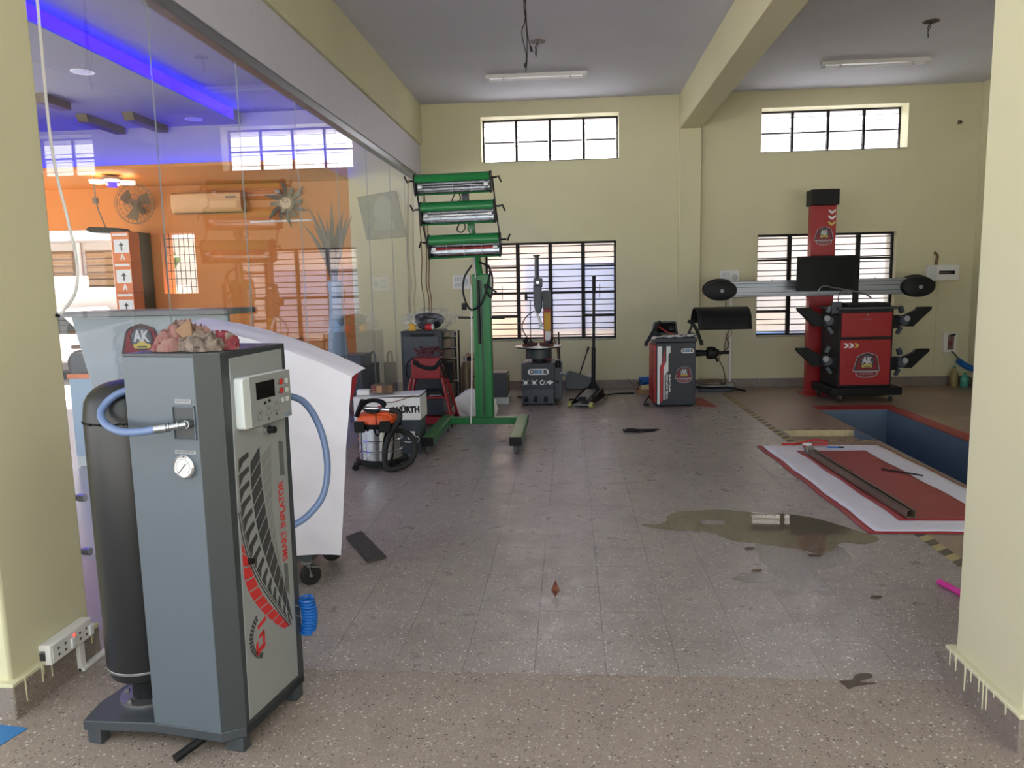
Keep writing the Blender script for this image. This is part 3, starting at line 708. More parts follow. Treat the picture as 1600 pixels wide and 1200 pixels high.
hp = smooth_path([(-0.155, -0.062, 1.127), (-0.215, -0.075, 1.118), (-0.30, -0.065, 1.115), (-0.385, -0.035, 1.135), (-0.425, 0.0, 1.17), (-0.405, 0.05, 1.215), (-0.34, 0.10, 1.235), (-0.31, 0.13, 1.235)], 10)
M().tube(hp, 0.0125, 14).o('air_hose', 'hose_blue', IN)
hp = smooth_path([(-0.03, 0.40, 1.17), (0.015, 0.50, 1.13), (0.055, 0.545, 1.02), (0.075, 0.55, 0.88), (0.06, 0.53, 0.76), (0.02, 0.47, 0.69), (-0.03, 0.40, 0.66)], 10)
M().tube(hp, 0.013, 14).o('air_hose', 'hose_blue', IN)
hp = []
for i in range(12*14):
    t = i/14*2*pi; f = i/(12*14)
    hp.append((0.018+0.012*sin(f*pi)+0.026*cos(t), 0.435+0.026*sin(t), 0.385-0.14*f))
M().tube(hp, 0.0055, 8).o('coil_hose', 'coil_blue', IN)
for z in (1.225, 1.195, 0.36, 0.32): M().cyl((0.0, 0.408, z), (0.006, 0.408, z), 0.004, n=8).o('screw', 'chrome', IN)
M().cyl((-0.19, -0.075, 0.02), (-0.13, 0.05, 0.052), 0.0145, n=14).o('drain_pipe', 'black', IN)

# crumpled rag on top of the inflator
rg = thing('rag', 'crumpled pink and beige work rag heaped on top of the grey inflator', 'rag', (-1.26, 2.40, 1.357), radians(-6))
def ragf(cx, cy, rx, ry, h, seed):
    def fn(u, v):
        th = 2*pi*u; r = v; lob = 1+0.16*sin(3*th+seed)+0.14*sin(5*th+2*seed)+0.12*fbm(cos(th)*2.5+seed, sin(th)*2.5, seed)
        x = r*cos(th)*rx*lob; y = r*sin(th)*ry*lob
        wx = x+0.02*fbm(x*14, y*14, seed); wy = y+0.02*fbm(x*14, y*14, seed+5)
        rd = 1-min(1, abs(noise.noise((wx*26+seed, wy*34, seed)))*2.6); r3 = 1-min(1, abs(noise.noise((wx*60, wy*44+seed, seed*3)))*2.4)
        base = max(0, 1-r**2.2)**0.6
        z = h*base*(0.56+0.34*rd+0.14*r3)+0.012*(1-r)+0.010*rd*r
        if r > 0.985: z = 0.001
        return (cx+x+0.014*rd*cos(th*2), cy+y+0.010*r3, max(z, 0.001))
    return fn
def ragmat(name, cols, sc):
    m = bpy.data.materials.new(name); m.use_nodes = True; N = m.node_tree.nodes; L = m.node_tree.links; b = N['Principled BSDF']; b.inputs['Roughness'].default_value = 0.95
    geo = N.new('ShaderNodeNewGeometry'); nz = N.new('ShaderNodeTexNoise'); nz.inputs['Scale'].default_value = sc; nz.inputs['Detail'].default_value = 5; nz.inputs['Distortion'].default_value = 1.2
    L.new(geo.outputs['Position'], nz.inputs['Vector']); r = N.new('ShaderNodeValToRGB'); L.new(nz.outputs['Fac'], r.inputs[0])
    el = r.color_ramp.elements
    while len(el) < len(cols): el.new(0.5)
    for k, (p, c) in enumerate(cols): el[k].position = p; el[k].color = (*lin(c), 1)
    L.new(r.outputs[0], b.inputs['Base Color']); MATS[name] = m
ragmat('rag_pink', [(0.32, (92, 70, 64)), (0.45, (138, 112, 102)), (0.55, (132, 92, 88)), (0.66, (118, 44, 54))], 13)
ragmat('rag_beige', [(0.35, (92, 80, 72)), (0.5, (132, 118, 106)), (0.65, (106, 92, 84))], 15)
ragmat('rag_red', [(0.35, (96, 30, 38)), (0.5, (122, 48, 56)), (0.62, (124, 110, 100))], 20)
M().grid(ragf(-0.018, 0.0, 0.098, 0.08, 0.088, 1.3), 110, 40).o('rag_cloth', 'rag_pink', rg, ang=150)
M().grid(ragf(0.055, -0.02, 0.08, 0.07, 0.058, 4.1), 100, 36).o('rag_cloth', 'rag_beige', rg, ang=150)
M().grid(ragf(0.115, 0.005, 0.05, 0.05, 0.054, 7.7), 80, 28).o('rag_cloth', 'rag_red', rg, ang=150)
M().prism([(-0.015, 0.062), (0.035, 0.104), (0.052, 0.05), (0.02, 0.038)], ((0, -0.055, 0), (1, 0, 0), (0, 0.35, 1)), 0, 0.012).o('tan_flap', 'tan_leather', rg, bevel=0.004)
# ================================================================== SHEET-COVERED MACHINE
cm = thing('covered_machine', 'wheeled machine draped with a white vinyl sheet beside the grey inflator', 'machine', (-1.6, 3.95, 0))
M().box(-0.33, 0.24, -0.24, 0.28, 0.13, 0.19).o('base_frame', 'dark_grey', cm, bevel=0.005)
M().box(-0.30, 0.22, -0.20, 0.25, 0.19, 1.05).o('machine_body', 'dark_grey', cm, bevel=0.02)
for x, y in ((0.21, -0.23), (0.215, 0.12), (-0.28, -0.2), (-0.28, 0.24)): caster(cm, x, y, 0.055, 0.135, ang=0.5, brake=(y < -0.2 and x > 0), w=0.03)
def sheetf(u, v):
    # u: left to right, v: top to bottom ; front drape faces the camera
    top = 1.372-0.10*u-0.17*u*u
    x = (-0.40+(0.90-0.10*v)*u); z = top+(0.17-top)*v
    y = -0.20-0.05*(1-v)*u-0.035*v-0.03*sin(v*2.2)+0.010*fbm(x*3, z*3, 1.0)+0.007*fbm(x*8, z*5+x*2, 4)
    y += 0.02*abs(sin(3*z+2*x))*0.35
    return (x, y, z+0.006*sin(9*u)*v)
sh = M().grid(sheetf, 44, 60).o('sheet', 'sheet_white', cm, ang=80)
def sheett(u, v):
    a = sheetf(u, 0); return (a[0]+0.03*v*u, a[1]+0.16*v+0.12*v*(1-u), a[2]+0.045*v*(1-v*0.4)+0.004*fbm(a[0]*6, v*3, 2))
M().grid(sheett, 40, 10).o('sheet_fold', 'sheet_white', sh, ang=80)
def sheets(u, v):
    a = Vector(sheetf(1, 0.13*v)); b = Vector(sheett(1, 1))
    return a.lerp(Vector((a.x+0.012*(1-v)+(b.x-a.x)*0.3, b.y, b.z-0.16*v)), u*(1-0.7*v)*0.5)+Vector((0.002, 0, 0))
M().grid(sheets, 6, 10).o('red_lining', 'sheet_red', sh, ang=80)
tag(M().prism([(-1.404, 4.442), (-1.337, 4.553), (-1.067, 4.106), (-1.156, 4.034)], ((0, 0, 0), (1, 0, 0), (0, 1, 0)), 0.0005, 0.018).o('rubber_mat', 'rubber_mat', bevel=0.003), 'dark rectangular rubber slab lying on the floor beside the draped sheet', 'mat')

# ================================================================== INFRARED PAINT-CURING LAMP
ir = thing('infrared_lamp', 'green wheeled paint curing lamp stand with three tilted heater heads', 'lamp stand', (-0.91, 7.8, 0))
for s_ in (-1, 1):
    x = 0.405*s_
    lg = M().box(x-0.055, x+0.055, -1.09, 0.12, 0.095, 0.175).o('leg', 'ir_green', ir, bevel=0.006)
    M().box(x-0.056, x+0.056, -1.102, -1.085, 0.094, 0.176).o('end_cap', 'black', lg, bevel=0.004)
    caster(ir, x, -1.02, 0.046, 0.098, 1.2, 'wheel_grey'); caster(ir, x, 0.05, 0.046, 0.098, 1.9, 'wheel_grey')
M().box(-0.36, 0.36, -0.05, 0.05, 0.10, 0.17).o('cross_beam', 'ir_green', ir, bevel=0.006)
colm = M().box(-0.085, 0.10, -0.06, 0.07, 0.17, 1.66).o('column', 'ir_green', ir, bevel=0.012)
M().box(0.0, 0.014, -0.068, -0.058, 0.2, 1.6).o('column_groove', 'print_dark', colm, smooth=False)
M().box(0.028, 0.034, -0.066, -0.058, 0.18, 1.64).o('column_rib', 'ir_green', colm)
M().box(-0.05, -0.044, -0.066, -0.058, 0.18, 1.64).o('column_rib', 'ir_green', colm)
M().cyl((-0.02, -0.075, 0.95), (-0.02, -0.075, 1.6), 0.014, n=12).o('gas_strut', 'black', colm)
M().bar((-0.24, -0.02, 1.22), (0.24, -0.02, 1.205), 0.022, 0.022).o('push_handle', 'black', ir)
M().tube(smooth_path([(-0.095, -0.07, 1.55), (-0.10, -0.075, 1.1), (-0.112, -0.08, 0.6), (-0.13, -0.12, 0.12)], 6), 0.007, 8).o('white_cable', 'white_plastic', ir)
ar = M()
ar.bar((0.0, 0.0, 1.55), (-0.03, -0.1, 1.9), 0.06, 0.05); ar.bar((-0.03, -0.1, 1.9), (-0.13, -0.16, 2.52), 0.055, 0.05)
ar.o('lift_arm', 'ir_green', ir, bevel=0.004)
M().bar((-0.035, -0.12, 1.62), (-0.06, -0.2, 2.1), 0.016, 0.016).o('strut_rod', 'zinc', ir)
M().tube(smooth_path([(-0.08, -0.08, 1.75), (-0.16, -0.1, 1.62), (-0.17, -0.1, 1.45), (-0.10, -0.09, 1.30), (0.02, -0.1, 1.38), (0.09, -0.1, 1.6), (0.10, -0.09, 1.72), (0.0, -0.1, 1.78)], 6), 0.010, 8).o('power_cable', 'black', ir)
M().tube(smooth_path([(0.09, -0.10, 1.75), (0.13, -0.11, 1.62), (0.11, -0.1, 1.42), (0.05, -0.1, 1.55), (0.17, -0.11, 1.47)], 6), 0.010, 8).o('power_cable', 'black', ir)
M().box(-0.19, -0.14, -0.13, -0.09, 1.30, 1.37).o('plug', 'black', ir, bevel=0.008)
def head(cx, cy, cz, L, h, name_off, lit, tilt):
    """one heater cassette: rounded green hood, shallow reflector tray, quartz tube, dark end plates"""
    R = Matrix.Rotation(tilt, 3, 'Y') @ Matrix.Rotation(radians(13), 3, 'X')
    ex = R @ Vector((1, 0, 0)); ey = R @ Vector((0, 1, 0)); ez = R @ Vector((0, 0, 1)); c0 = Vector((cx, cy, cz))
    def fr(x): return (c0+ex*x, ey, ez)
    top = [(-0.045, 0.10*h), (-0.062, 0.16*h), (-0.068, 0.27*h), (-0.058, 0.38*h), (-0.035, 0.46*h), (0.0, 0.5*h), (0.05, 0.48*h), (0.09, 0.36*h), (0.10, 0.1*h)]
    hood = M().prism(top, fr(-L/2), 0, L).o('heater_hood', 'ir_green', ir)
    M().prism([(0.09, 0.1*h), (0.10, 0.1*h), (0.09, -0.45*h), (0.08, -0.45*h)], fr(-L/2), 0, L).o('hood_back', 'ir_green', hood)
    M().prism([(-0.058, -0.5*h), (-0.064, -0.47*h), (-0.05, -0.43*h), (0.09, -0.43*h), (0.09, -0.5*h)], fr(-L/2), 0, L).o('lower_lip', 'ir_green', hood)
    m = M(); P = [(-0.044, 0.10*h), (-0.012, 0.08*h), (0.004, -0.02*h), (0.008, -0.16*h), (0.0, -0.30*h), (-0.03, -0.41*h), (-0.048, -0.43*h)]
    for i in range(len(P)-1): m.add([c0+ex*(s*(L/2-0.004))+ey*P[q][0]+ez*P[q][1] for q in (i, i+1) for s in (-1, 1)], [(0, 1, 3, 2)])
    m.o('reflector', 'reflector', hood)
    t0 = c0+ey*(-0.022)+ez*(-0.10*h)
    M().cyl(t0-ex*(L/2-0.06), t0+ex*(L/2-0.06), 0.010, n=10).o('quartz_tube', lit, hood)
    for s in (-1, 1): M().bar(t0+ex*(s*(L/2-0.02)), t0+ex*(s*(L/2-0.06)), 0.028, 0.028).o('tube_holder', 'white', hood)
    for i in range(3): q = -L/2+(i+1)*L/4; M().cyl(t0+ex*q+ey*(-0.03)+ez*(0.18*h), t0+ex*q+ey*(-0.032)+ez*(-0.34*h), 0.0015, n=6).o('guard_wire', 'zinc', hood)
    ep = [(-0.056, -0.52*h), (-0.07, -0.46*h), (-0.074, 0.27*h), (-0.062, 0.40*h), (-0.036, 0.49*h), (0.0, 0.53*h), (0.055, 0.51*h), (0.1, 0.38*h), (0.105, 0.1*h), (0.095, -0.52*h)]
    for q in (-L/2-0.014, L/2): M().prism(ep, fr(q), 0, 0.014).o('end_plate', 'black', hood)
    for sg in (-1, 1):
        p = c0+ex*(sg*(L/2+0.014))+ez*(0.2*h)
        M().tube([p, p+ex*(0.05*sg), p+ex*(0.07*sg)+ez*(0.012*name_off*sg), p+ex*(0.095*sg)+ez*(-0.05*name_off*sg)], 0.009, 8).o('tilt_handle', 'black', hood)
LH = ((-0.222, -0.25, 2.545, 0.735, 0.195, 1, 'reflector'), (-0.178, -0.28, 2.262, 0.715, 0.215, 1, 'lamp_tube_glint'), (-0.118, -0.30, 1.938, 0.69, 0.222, -1, 'tube_red'))
mat('lamp_tube_glint', (236, 236, 238), 0.1, 0.6, var=0); mat('tube_red', (150, 36, 40), 0.2, var=0.2, scale=20)
for a in LH: head(*a, tilt=radians(-1.0))
for sx in (-1, 1):
    P = [Vector((a[0]+sx*(a[3]/2+0.02), a[1]+0.02, a[2])) for a in LH]
    M().tube([P[0]+Vector((0, 0, 0.06)), P[1], P[2]+Vector((0, 0, -0.05))], 0.007, 8).o('link_rod', 'black', ir)
for i in range(2):
    z = LH[i][2]-0.13; x = -0.21+0.04*i
    M().tube(smooth_path([(x, -0.2, z+0.04), (x-0.03, -0.22, z-0.03), (x+0.01, -0.22, z-0.06), (x+0.05, -0.21, z-0.02), (x+0.04, -0.2, z+0.04)], 5), 0.006, 7).o('lead', 'black', ir)
    M().box(-0.15+0.05*i, -0.08+0.05*i, -0.19, -0.14, z-0.05, z+0.05).o('bracket', 'navy' if i == 0 else 'ir_green', ir, bevel=0.004)

# ================================================================== VACUUM CLEANER
vc = thing('vacuum_cleaner', 'steel drum vacuum cleaner with an orange head and a black hose', 'vacuum cleaner', (-1.66, 6.35, 0))
M().lathe([(0.205, 0.045), (0.215, 0.05), (0.215, 0.075), (0.19, 0.085)], 36).o('base_ring', 'black', vc)
for i in range(4):
    t = pi/4+i*pi/2; a = M().bar((0.15*cos(t), 0.15*sin(t), 0.062), (0.255*cos(t), 0.255*sin(t), 0.055), 0.06, 0.03).o('caster_arm', 'black', vc, bevel=0.006)
    wq = M().lathe([(0.008, -0.012), (0.028, -0.012), (0.028, 0.012), (0.008, 0.012)], 16, (0.25*cos(t), 0.25*sin(t), 0.0285), ax_matrix((sin(t), -cos(t), 0))).o('caster_wheel', 'rubber', vc)
M().lathe([(0.185, 0.075), (0.185, 0.145), (0.194, 0.15), (0.194, 0.16), (0.185, 0.165), (0.185, 0.235), (0.194, 0.24), (0.194, 0.25), (0.185, 0.255), (0.185, 0.365)], 44).o('drum', 'steel', vc)
M().lathe([(0.197, 0.36), (0.20, 0.365), (0.20, 0.395), (0.19, 0.40)], 40).o('rim', 'black', vc)
hd = M().lathe([(0.19, 0.395), (0.188, 0.43), (0.165, 0.47), (0.12, 0.485), (0.0, 0.49)], 36).o('motor_head', 'orange_plastic', vc)
M().prism([(-0.10, 0.45), (-0.13, 0.41), (0.13, 0.41), (0.16, 0.45), (0.11, 0.49), (-0.05, 0.50)], ((0, -0.03, 0), (1, 0, 0), (0, 0, 1)), -0.08, 0.10).o('carry_handle', 'orange_plastic', hd, bevel=0.012)
for x in (-0.12, 0.10): M().box(x-0.045, x+0.045, -0.215, -0.185, 0.335, 0.43).o('latch', 'black', vc, bevel=0.006)
M().cyl((-0.14, -0.10, 0.53), (0.14, -0.13, 0.515), 0.018, n=16).o('chrome_tube', 'chrome', vc)
hp = smooth_path([(0.13, -0.13, 0.516), (0.20, -0.14, 0.50), (0.215, -0.15, 0.45), (0.16, -0.17, 0.36), (0.11, -0.2, 0.25), (0.09, -0.22, 0.10), (0.115, -0.24, 0.035), (0.19, -0.22, 0.03), (0.29, -0.16, 0.07), (0.335, -0.12, 0.17), (0.30, -0.10, 0.28), (0.21, -0.08, 0.325), (0.15, -0.06, 0.32)], 10)
rr = [0.022+0.0022*(i % 2) for i in range(len(hp))]
M().tube(hp, rr, 14).o('suction_hose', 'rubber', vc, ang=60)
m = M()
for k in range(5): m.tube([(-0.02+0.10*cos(t)*(0.8+0.08*k), -0.11+0.03*sin(t), 0.535+0.045*sin(t)+0.006*k) for t in [i*2*pi/16 for i in range(16)]], 0.007, 6, closed=True)
m.o('cable_coil', 'black', vc)
M().tube(smooth_path([(0.02, -0.18, 0.52), (0.03, -0.215, 0.42), (0.05, -0.2, 0.33), (0.02, -0.2, 0.31), (0.0, -0.2, 0.36)], 6), 0.005, 6).o('cable', 'black', vc)
M().cyl((-0.17, -0.1, 0.46), (-0.10, -0.14, 0.60), 0.022, n=14).o('grip', 'black', vc)

# ================================================================== CARTON AND THINGS ON IT
bx = thing('printed_carton', 'grey red and white printed carton box behind the vacuum cleaner', 'box', (-1.695, 6.95, 0))
M().box(-0.30, 0.295, -0.15, 0.15, 0, 0.335).o('lower_body', 'slate', bx, bevel=0.003)
M().box(-0.0, 0.10, -0.1515, -0.149, 0.001, 0.335).o('red_band', 'print_red', bx, smooth=False)
up_ = M().box(-0.315, 0.31, -0.165, 0.16, 0.325, 0.535).o('lid_box', 'white', bx, bevel=0.004)
M().prism([(-0.32, 0.535), (0.31, 0.555), (0.315, 0.565), (-0.32, 0.54)], ((0, 0, 0), (1, 0, 0), (0, 0, 1)), -0.13, 0.163).o('lid_flap', 'white', up_)
text('lettering', 'WÜRTH', 0.078, 'print_black', up_, ((0.178, -0.165, 0.42), (1, 0, 0.03), (0, 0, 1)), bold=0.005, width=0.25)
for q in ([(-0.085, 0.425), (-0.085, 0.462), (-0.058, 0.462), (-0.058, 0.425)], [(-0.052, 0.425), (-0.052, 0.462), (-0.022, 0.462), (-0.022, 0.425)]): M().prism(q, ((0, -0.165, 0), (1, 0, 0), (0, 0, 1)), 0.0004, 0.0014).o('logo_mark', 'print_red', up_, smooth=False)
M().tube(smooth_path([(-0.25, -0.16, 0.53), (-0.1, -0.172, 0.50), (0.05, -0.172, 0.495), (0.18, -0.17, 0.53), (0.29, -0.15, 0.56)], 6), 0.004, 6).o('cord', 'wire_brown', bx)
b2 = thing('printed_box', 'small printed box with a picture lying on the white carton', 'box', (-1.76, 6.93, 0.567), 0.05)
M().box(-0.10, 0.10, -0.07, 0.07, 0, 0.075).o('box_body', 'dark_wood', b2, bevel=0.003)
for xa, xb, c in ((-0.10, -0.06, 'rag_pink'), (-0.05, 0.0, 'cardboard'), (0.06, 0.10, 'wood')): M().box(xa, xb, -0.0712, -0.069, 0.004, 0.071).o('print_patch', c, b2, smooth=False)
tag(M().box(-0.06, 0.06, -0.04, 0.04, 0, 0.05).o('white_packet', 'white', bevel=0.004), 'small white packet at the left end of the printed carton', 'packet').location = (-1.93, 6.87, 0.553)
pw = thing('power_adaptor', 'white power adaptor with a cord hanging in front of the carton', 'adaptor', (-1.475, 6.775, 0.145))
M().box(-0.035, 0.035, -0.012, 0.012, 0, 0.075).o('adaptor_body', 'white_plastic', pw, bevel=0.006)
M().tube(smooth_path([(0.03, 0, 0.03), (0.07, -0.005, 0.02), (0.06, -0.005, -0.02), (-0.02, -0.005, -0.025), (-0.07, -0.005, -0.02)], 6), 0.004, 6).o('adaptor_cord', 'white_plastic', pw)
# ================================================================== RED WELDING TROLLEY
rc_ = thing('welding_trolley', 'red dent pulling trolley with slanted legs in front of the dark tool cabinet', 'trolley', (-1.575, 8.27, 0))
M().box(-0.165, 0.155, -0.15, 0.10, 0.54, 0.77).o('welder_box', 'trolley_red', rc_, bevel=0.006)
M().box(-0.155, 0.145, -0.153, -0.149, 0.545, 0.575).o('box_lip', 'trolley_red', rc_, bevel=0.002)
for sx in (-1, 1):
    for ya, yb in ((-0.12, -0.22), (0.10, 0.2)):
        M().bar((sx*0.17, ya, 0.55), (sx*0.285, yb, 0.06), 0.028, 0.028).o('leg', 'trolley_red', rc_, bevel=0.003)
M().box(-0.20, 0.20, -0.19, 0.16, 0.325, 0.345).o('shelf', 'trolley_red', rc_, bevel=0.003)
M().box(-0.02, 0.18, -0.17, 0.12, 0.14, 0.322).o('drawer_box', 'navy', rc_, bevel=0.005)
M().box(-0.26, 0.26, -0.21, 0.19, 0.05, 0.12).o('base_tray', 'trolley_red', rc_, bevel=0.004)
for sx in (-1, 1):
    for y in (-0.15, 0.15): M().lathe([(0.012, -0.014), (0.05, -0.014), (0.05, 0.014), (0.012, 0.014)], 18, (sx*0.25, y, 0.05), ax_matrix((1, 0, 0))).o('wheel', 'rubber', rc_)
M().box(-0.06, 0.17, -0.14, 0.05, 0.346, 0.41).o('tool_case', 'black', rc_, bevel=0.012)
for i in range(7): M().cyl((0.03+i*0.018, -0.16, 0.352), (0.055+i*0.018, -0.17, 0.362), 0.006, n=8).o('pull_ring', 'chrome', rc_)
for k, (a, b, z, s_) in enumerate(((-0.16, 0.17, 0.775, 0.10), (-0.14, 0.15, 0.72, 0.06), (-0.10, 0.18, 0.74, 0.09))):
    M().tube(smooth_path([(a, -0.158, z), (a*0.4, -0.17, z-s_*0.8), (b*0.5, -0.17, z-s_), (b, -0.16, z-s_*0.2), (b+0.05, -0.13, z-0.15)], 6), 0.011, 8).o('welding_cable', 'black', rc_)
for sx, n in ((-1, 0), (1, 1)): M().tube(smooth_path([(sx*0.17, -0.1, 0.76), (sx*0.22, -0.12, 0.70), (sx*0.23, -0.1, 0.58), (sx*0.19, -0.1, 0.54)], 6), 0.010, 8).o('welding_cable', 'black', rc_)
mat('cable_maroon', (84, 34, 42), 0.5, var=0.2, scale=30)
random.seed(4)
for k in range(7):
    cx = random.uniform(-0.05, 0.03); rx = random.uniform(0.09, 0.15); cz = 0.81+0.008*k; ph = random.random()*6
    M().tube([(cx+rx*cos(t), -0.02+0.06*sin(t)+0.01*sin(3*t+ph), cz+0.028*sin(2*t+ph)) for t in [i*2*pi/22 for i in range(22)]], 0.0075, 7, closed=True).o('coiled_lead', 'cable_maroon', rc_)

# ================================================================== DARK TOOL CABINET WITH SIDE RACK
tc = thing('tool_cabinet', 'dark blue grey tool cabinet with a black side rack beside the glass wall', 'cabinet', (-1.76, 9.1, 0))
M().box(-0.26, 0.235, -0.2, 0.22, 0.05, 1.0).o('cabinet_body', 'navy', tc, bevel=0.006)
dr = M().box(-0.225, 0.20, -0.212, -0.198, 0.62, 0.955).o('door', 'slate', tc, bevel=0.004)
M().box(-0.14, 0.14, -0.23, -0.21, 0.955, 0.985).o('pull', 'black', dr, bevel=0.004)
M().box(-0.26, 0.24, -0.21, 0.225, 0.995, 1.02).o('top', 'navy', tc, bevel=0.005)
M().box(0.236, 0.34, -0.17, 0.2, 0.08, 1.0).o('side_panel', 'cage_grey', tc, bevel=0.004)
for x, y in ((0.245, -0.215), (0.385, -0.12), (0.385, 0.16)): M().cyl((x, y, 0.02), (x, y, 1.0), 0.011, n=10).o('rack_post', 'black', tc)
for z in (0.93, 0.80, 0.67, 0.40):
    s_ = M().bar((0.245, -0.215, z), (0.39, -0.12, z+0.005), 0.03, 0.02).o('rack_arm', 'black', tc, bevel=0.003)
    M().bar((0.33, -0.17, z+0.012), (0.40, -0.115, z+0.016), 0.03, 0.012).o('rack_hook', 'brushed', s_)
for k in range(4):
    M().tube(smooth_path([(0.255+0.02*k, -0.22, 0.65), (0.25+0.03*k, -0.235, 0.5-0.02*k), (0.30+0.02*k, -0.23, 0.46), (0.31+0.015*k, -0.22, 0.64)], 5), 0.008, 7).o('hung_cable', 'black', tc)
for x in (-0.2, 0.2):
    for y in (-0.15, 0.17): M().lathe([(0.01, -0.012), (0.04, -0.012), (0.04, 0.012), (0.01, 0.012)], 14, (x, y, 0.04), ax_matrix((1, 0, 0))).o('wheel', 'rubber', tc)
pb = thing('plastic_bag', 'clear plastic bag holding a black cable bundle on the tool cabinet', 'bag', (-1.72, 9.08, 1.021))
blob(lambda d: 0.16*(1+0.25*fbm(d.x*2, d.y*2, d.z*2)+0.12*abs(fbm(d.x*6, d.y*6, d.z*6+3))), (0.03, 0, 0.125), 48, 28, (1.95, 0.9, 0.85)).o('film', 'plastic_film', pb, ang=80)
random.seed(9)
for k in range(7):
    rx = random.uniform(0.09, 0.17); tz = 0.07+0.012*k
    M().tube([(0.02+rx*cos(t), 0.0+0.07*sin(t), max(0.02, tz+0.045*sin(t*1.0+k))) for t in [i*2*pi/20 for i in range(20)]], 0.021, 8, closed=True).o('cable_loop', 'black', pb)
M().prism([(-0.20, 0.0), (-0.11, 0.0), (-0.13, 0.035), (-0.10, 0.05), (-0.16, 0.085), (-0.21, 0.07), (-0.18, 0.045)], ((0, -0.15, 0.006), (1, 0, 0), (0, 0, 1)), 0, 0.05).o('yellow_clamp', 'yellow', pb, bevel=0.005)
rp = M().cyl((0.0, -0.15, 0.042), (0.075, -0.15, 0.042), 0.04, n=20).o('red_plug', 'print_red', pb)
M().cyl((0.075, -0.15, 0.042), (0.10, -0.15, 0.042), 0.036, n=18).o('plug_collar', 'pale_plastic', rp)

# ================================================================== THINGS ON THE FLOOR BEHIND THE LAMP STAND
gc = thing('gas_cylinder', 'slim pale gas cylinder with a regulator behind the tool cabinet', 'gas cylinder', (-1.34, 9.55, 0))
M().lathe([(0.065, 0.0), (0.065, 0.50), (0.05, 0.56), (0.025, 0.58)], 24).o('cylinder_body', 'cage_grey', gc)
rg2 = M().lathe([(0.022, 0.58), (0.022, 0.63), (0.035, 0.635), (0.035, 0.65), (0.0, 0.655)], 16).o('valve', 'brushed', gc)
M().lathe([(0.03, -0.01), (0.03, 0.012), (0.0, 0.012)], 18, (0.06, -0.03, 0.62), ax_matrix((0, -1, 0))).o('regulator_dial', 'black', rg2)
M().tube(smooth_path([(0.05, 0, 0.62), (0.12, -0.02, 0.6), (0.14, -0.02, 0.45), (0.1, -0.02, 0.38)], 6), 0.008, 8).o('gas_hose', 'black', gc)
tag(M().box(-0.17, 0.19, -0.1, 0.1, 0, 0.62).o('brown_carton', 'cardboard', bevel=0.004), 'plain brown carton behind the pale gas cylinder', 'box').location = (-1.25, 10.2, 0)
tag(blob(lambda d: 0.2*(1+0.16*fbm(d.x*1.5, d.y*1.5, d.z*1.5)+0.13*abs(fbm(d.x*5, d.y*5, d.z*3+5))), (0, 0, 0.15), 48, 26, (1.25, 0.8, 1.0)).o('white_sack', 'paper', ang=80), 'crumpled white plastic sack on the floor behind the green lamp base', 'sack').location = (-1.09, 8.6, 0)
gb = thing('grey_machine', 'dark grey boxed machine on the floor behind the green column', 'machine', (-0.93, 9.9, 0))
M().box(-0.16, 0.10, -0.2, 0.15, 0.09, 0.41).o('machine_case', 'slate', gb, bevel=0.008)
M().box(-0.18, 0.13, -0.22, 0.17, 0.0, 0.09).o('plinth', 'pale_plastic', gb, bevel=0.004)
M().box(0.10, 0.115, -0.17, 0.12, 0.13, 0.38).o('side_grille', 'cage_grey', gb, bevel=0.003)

# ================================================================== TYRE CHANGER
ty = thing('tyre_changer', 'dark tyre changer with a round turntable and upright arm below the middle window', 'tyre changer', (-0.41, 9.85, 0))
M().box(-0.21, 0.20, -0.26, 0.30, 0.015, 0.54).o('cabinet', 'slate', ty, bevel=0.008)
fp = M().box(-0.215, 0.20, -0.27, -0.255, 0.21, 0.542).o('front_panel', 'navy', ty, bevel=0.003)
M().box(0.195, 0.30, -0.1, 0.28, 0.05, 0.53).o('side_housing', 'slate', ty, bevel=0.006)
M().cyl((0.25, -0.12, 0.47), (0.25, -0.12, 0.56), 0.035, n=16).o('air_filter', 'black', ty)
M().cyl((0.28, -0.15, 0.40), (0.36, -0.17, 0.385), 0.02, n=12).o('air_coupling', 'brushed', ty)
for y, z in ((-0.12, 0.28),): M().cyl((0.24, -0.108, z), (0.24, -0.10, z), 0.02, n=16).o('hole', 'black', ty)
FT = (Vector((0, -0.27, 0)), (1, 0, 0), (0, 0, 1))
lz = M().prism(rrect(-0.135, 0.135, 0.395, 0.47, 0.036, 6), FT, 0, 0.002).o('brand_plate', 'print_white', fp, smooth=False)
text('brand_letters', 'O', 0.075, 'print_dark', lz, ((-0.085, -0.272, 0.432), (1, 0, 0), (0, 0, 1)), bold=0.004, width=0.055)
text('brand_letters', 'BS', 0.062, 'print_blue', lz, ((0.0, -0.272, 0.432), (1, 0, 0), (0, 0, 1)), bold=0.004, width=0.105)
text('brand_letters', 'S', 0.062, 'print_dark', lz, ((0.09, -0.272, 0.432), (1, 0, 0), (0, 0, 1)), bold=0.004, width=0.055)
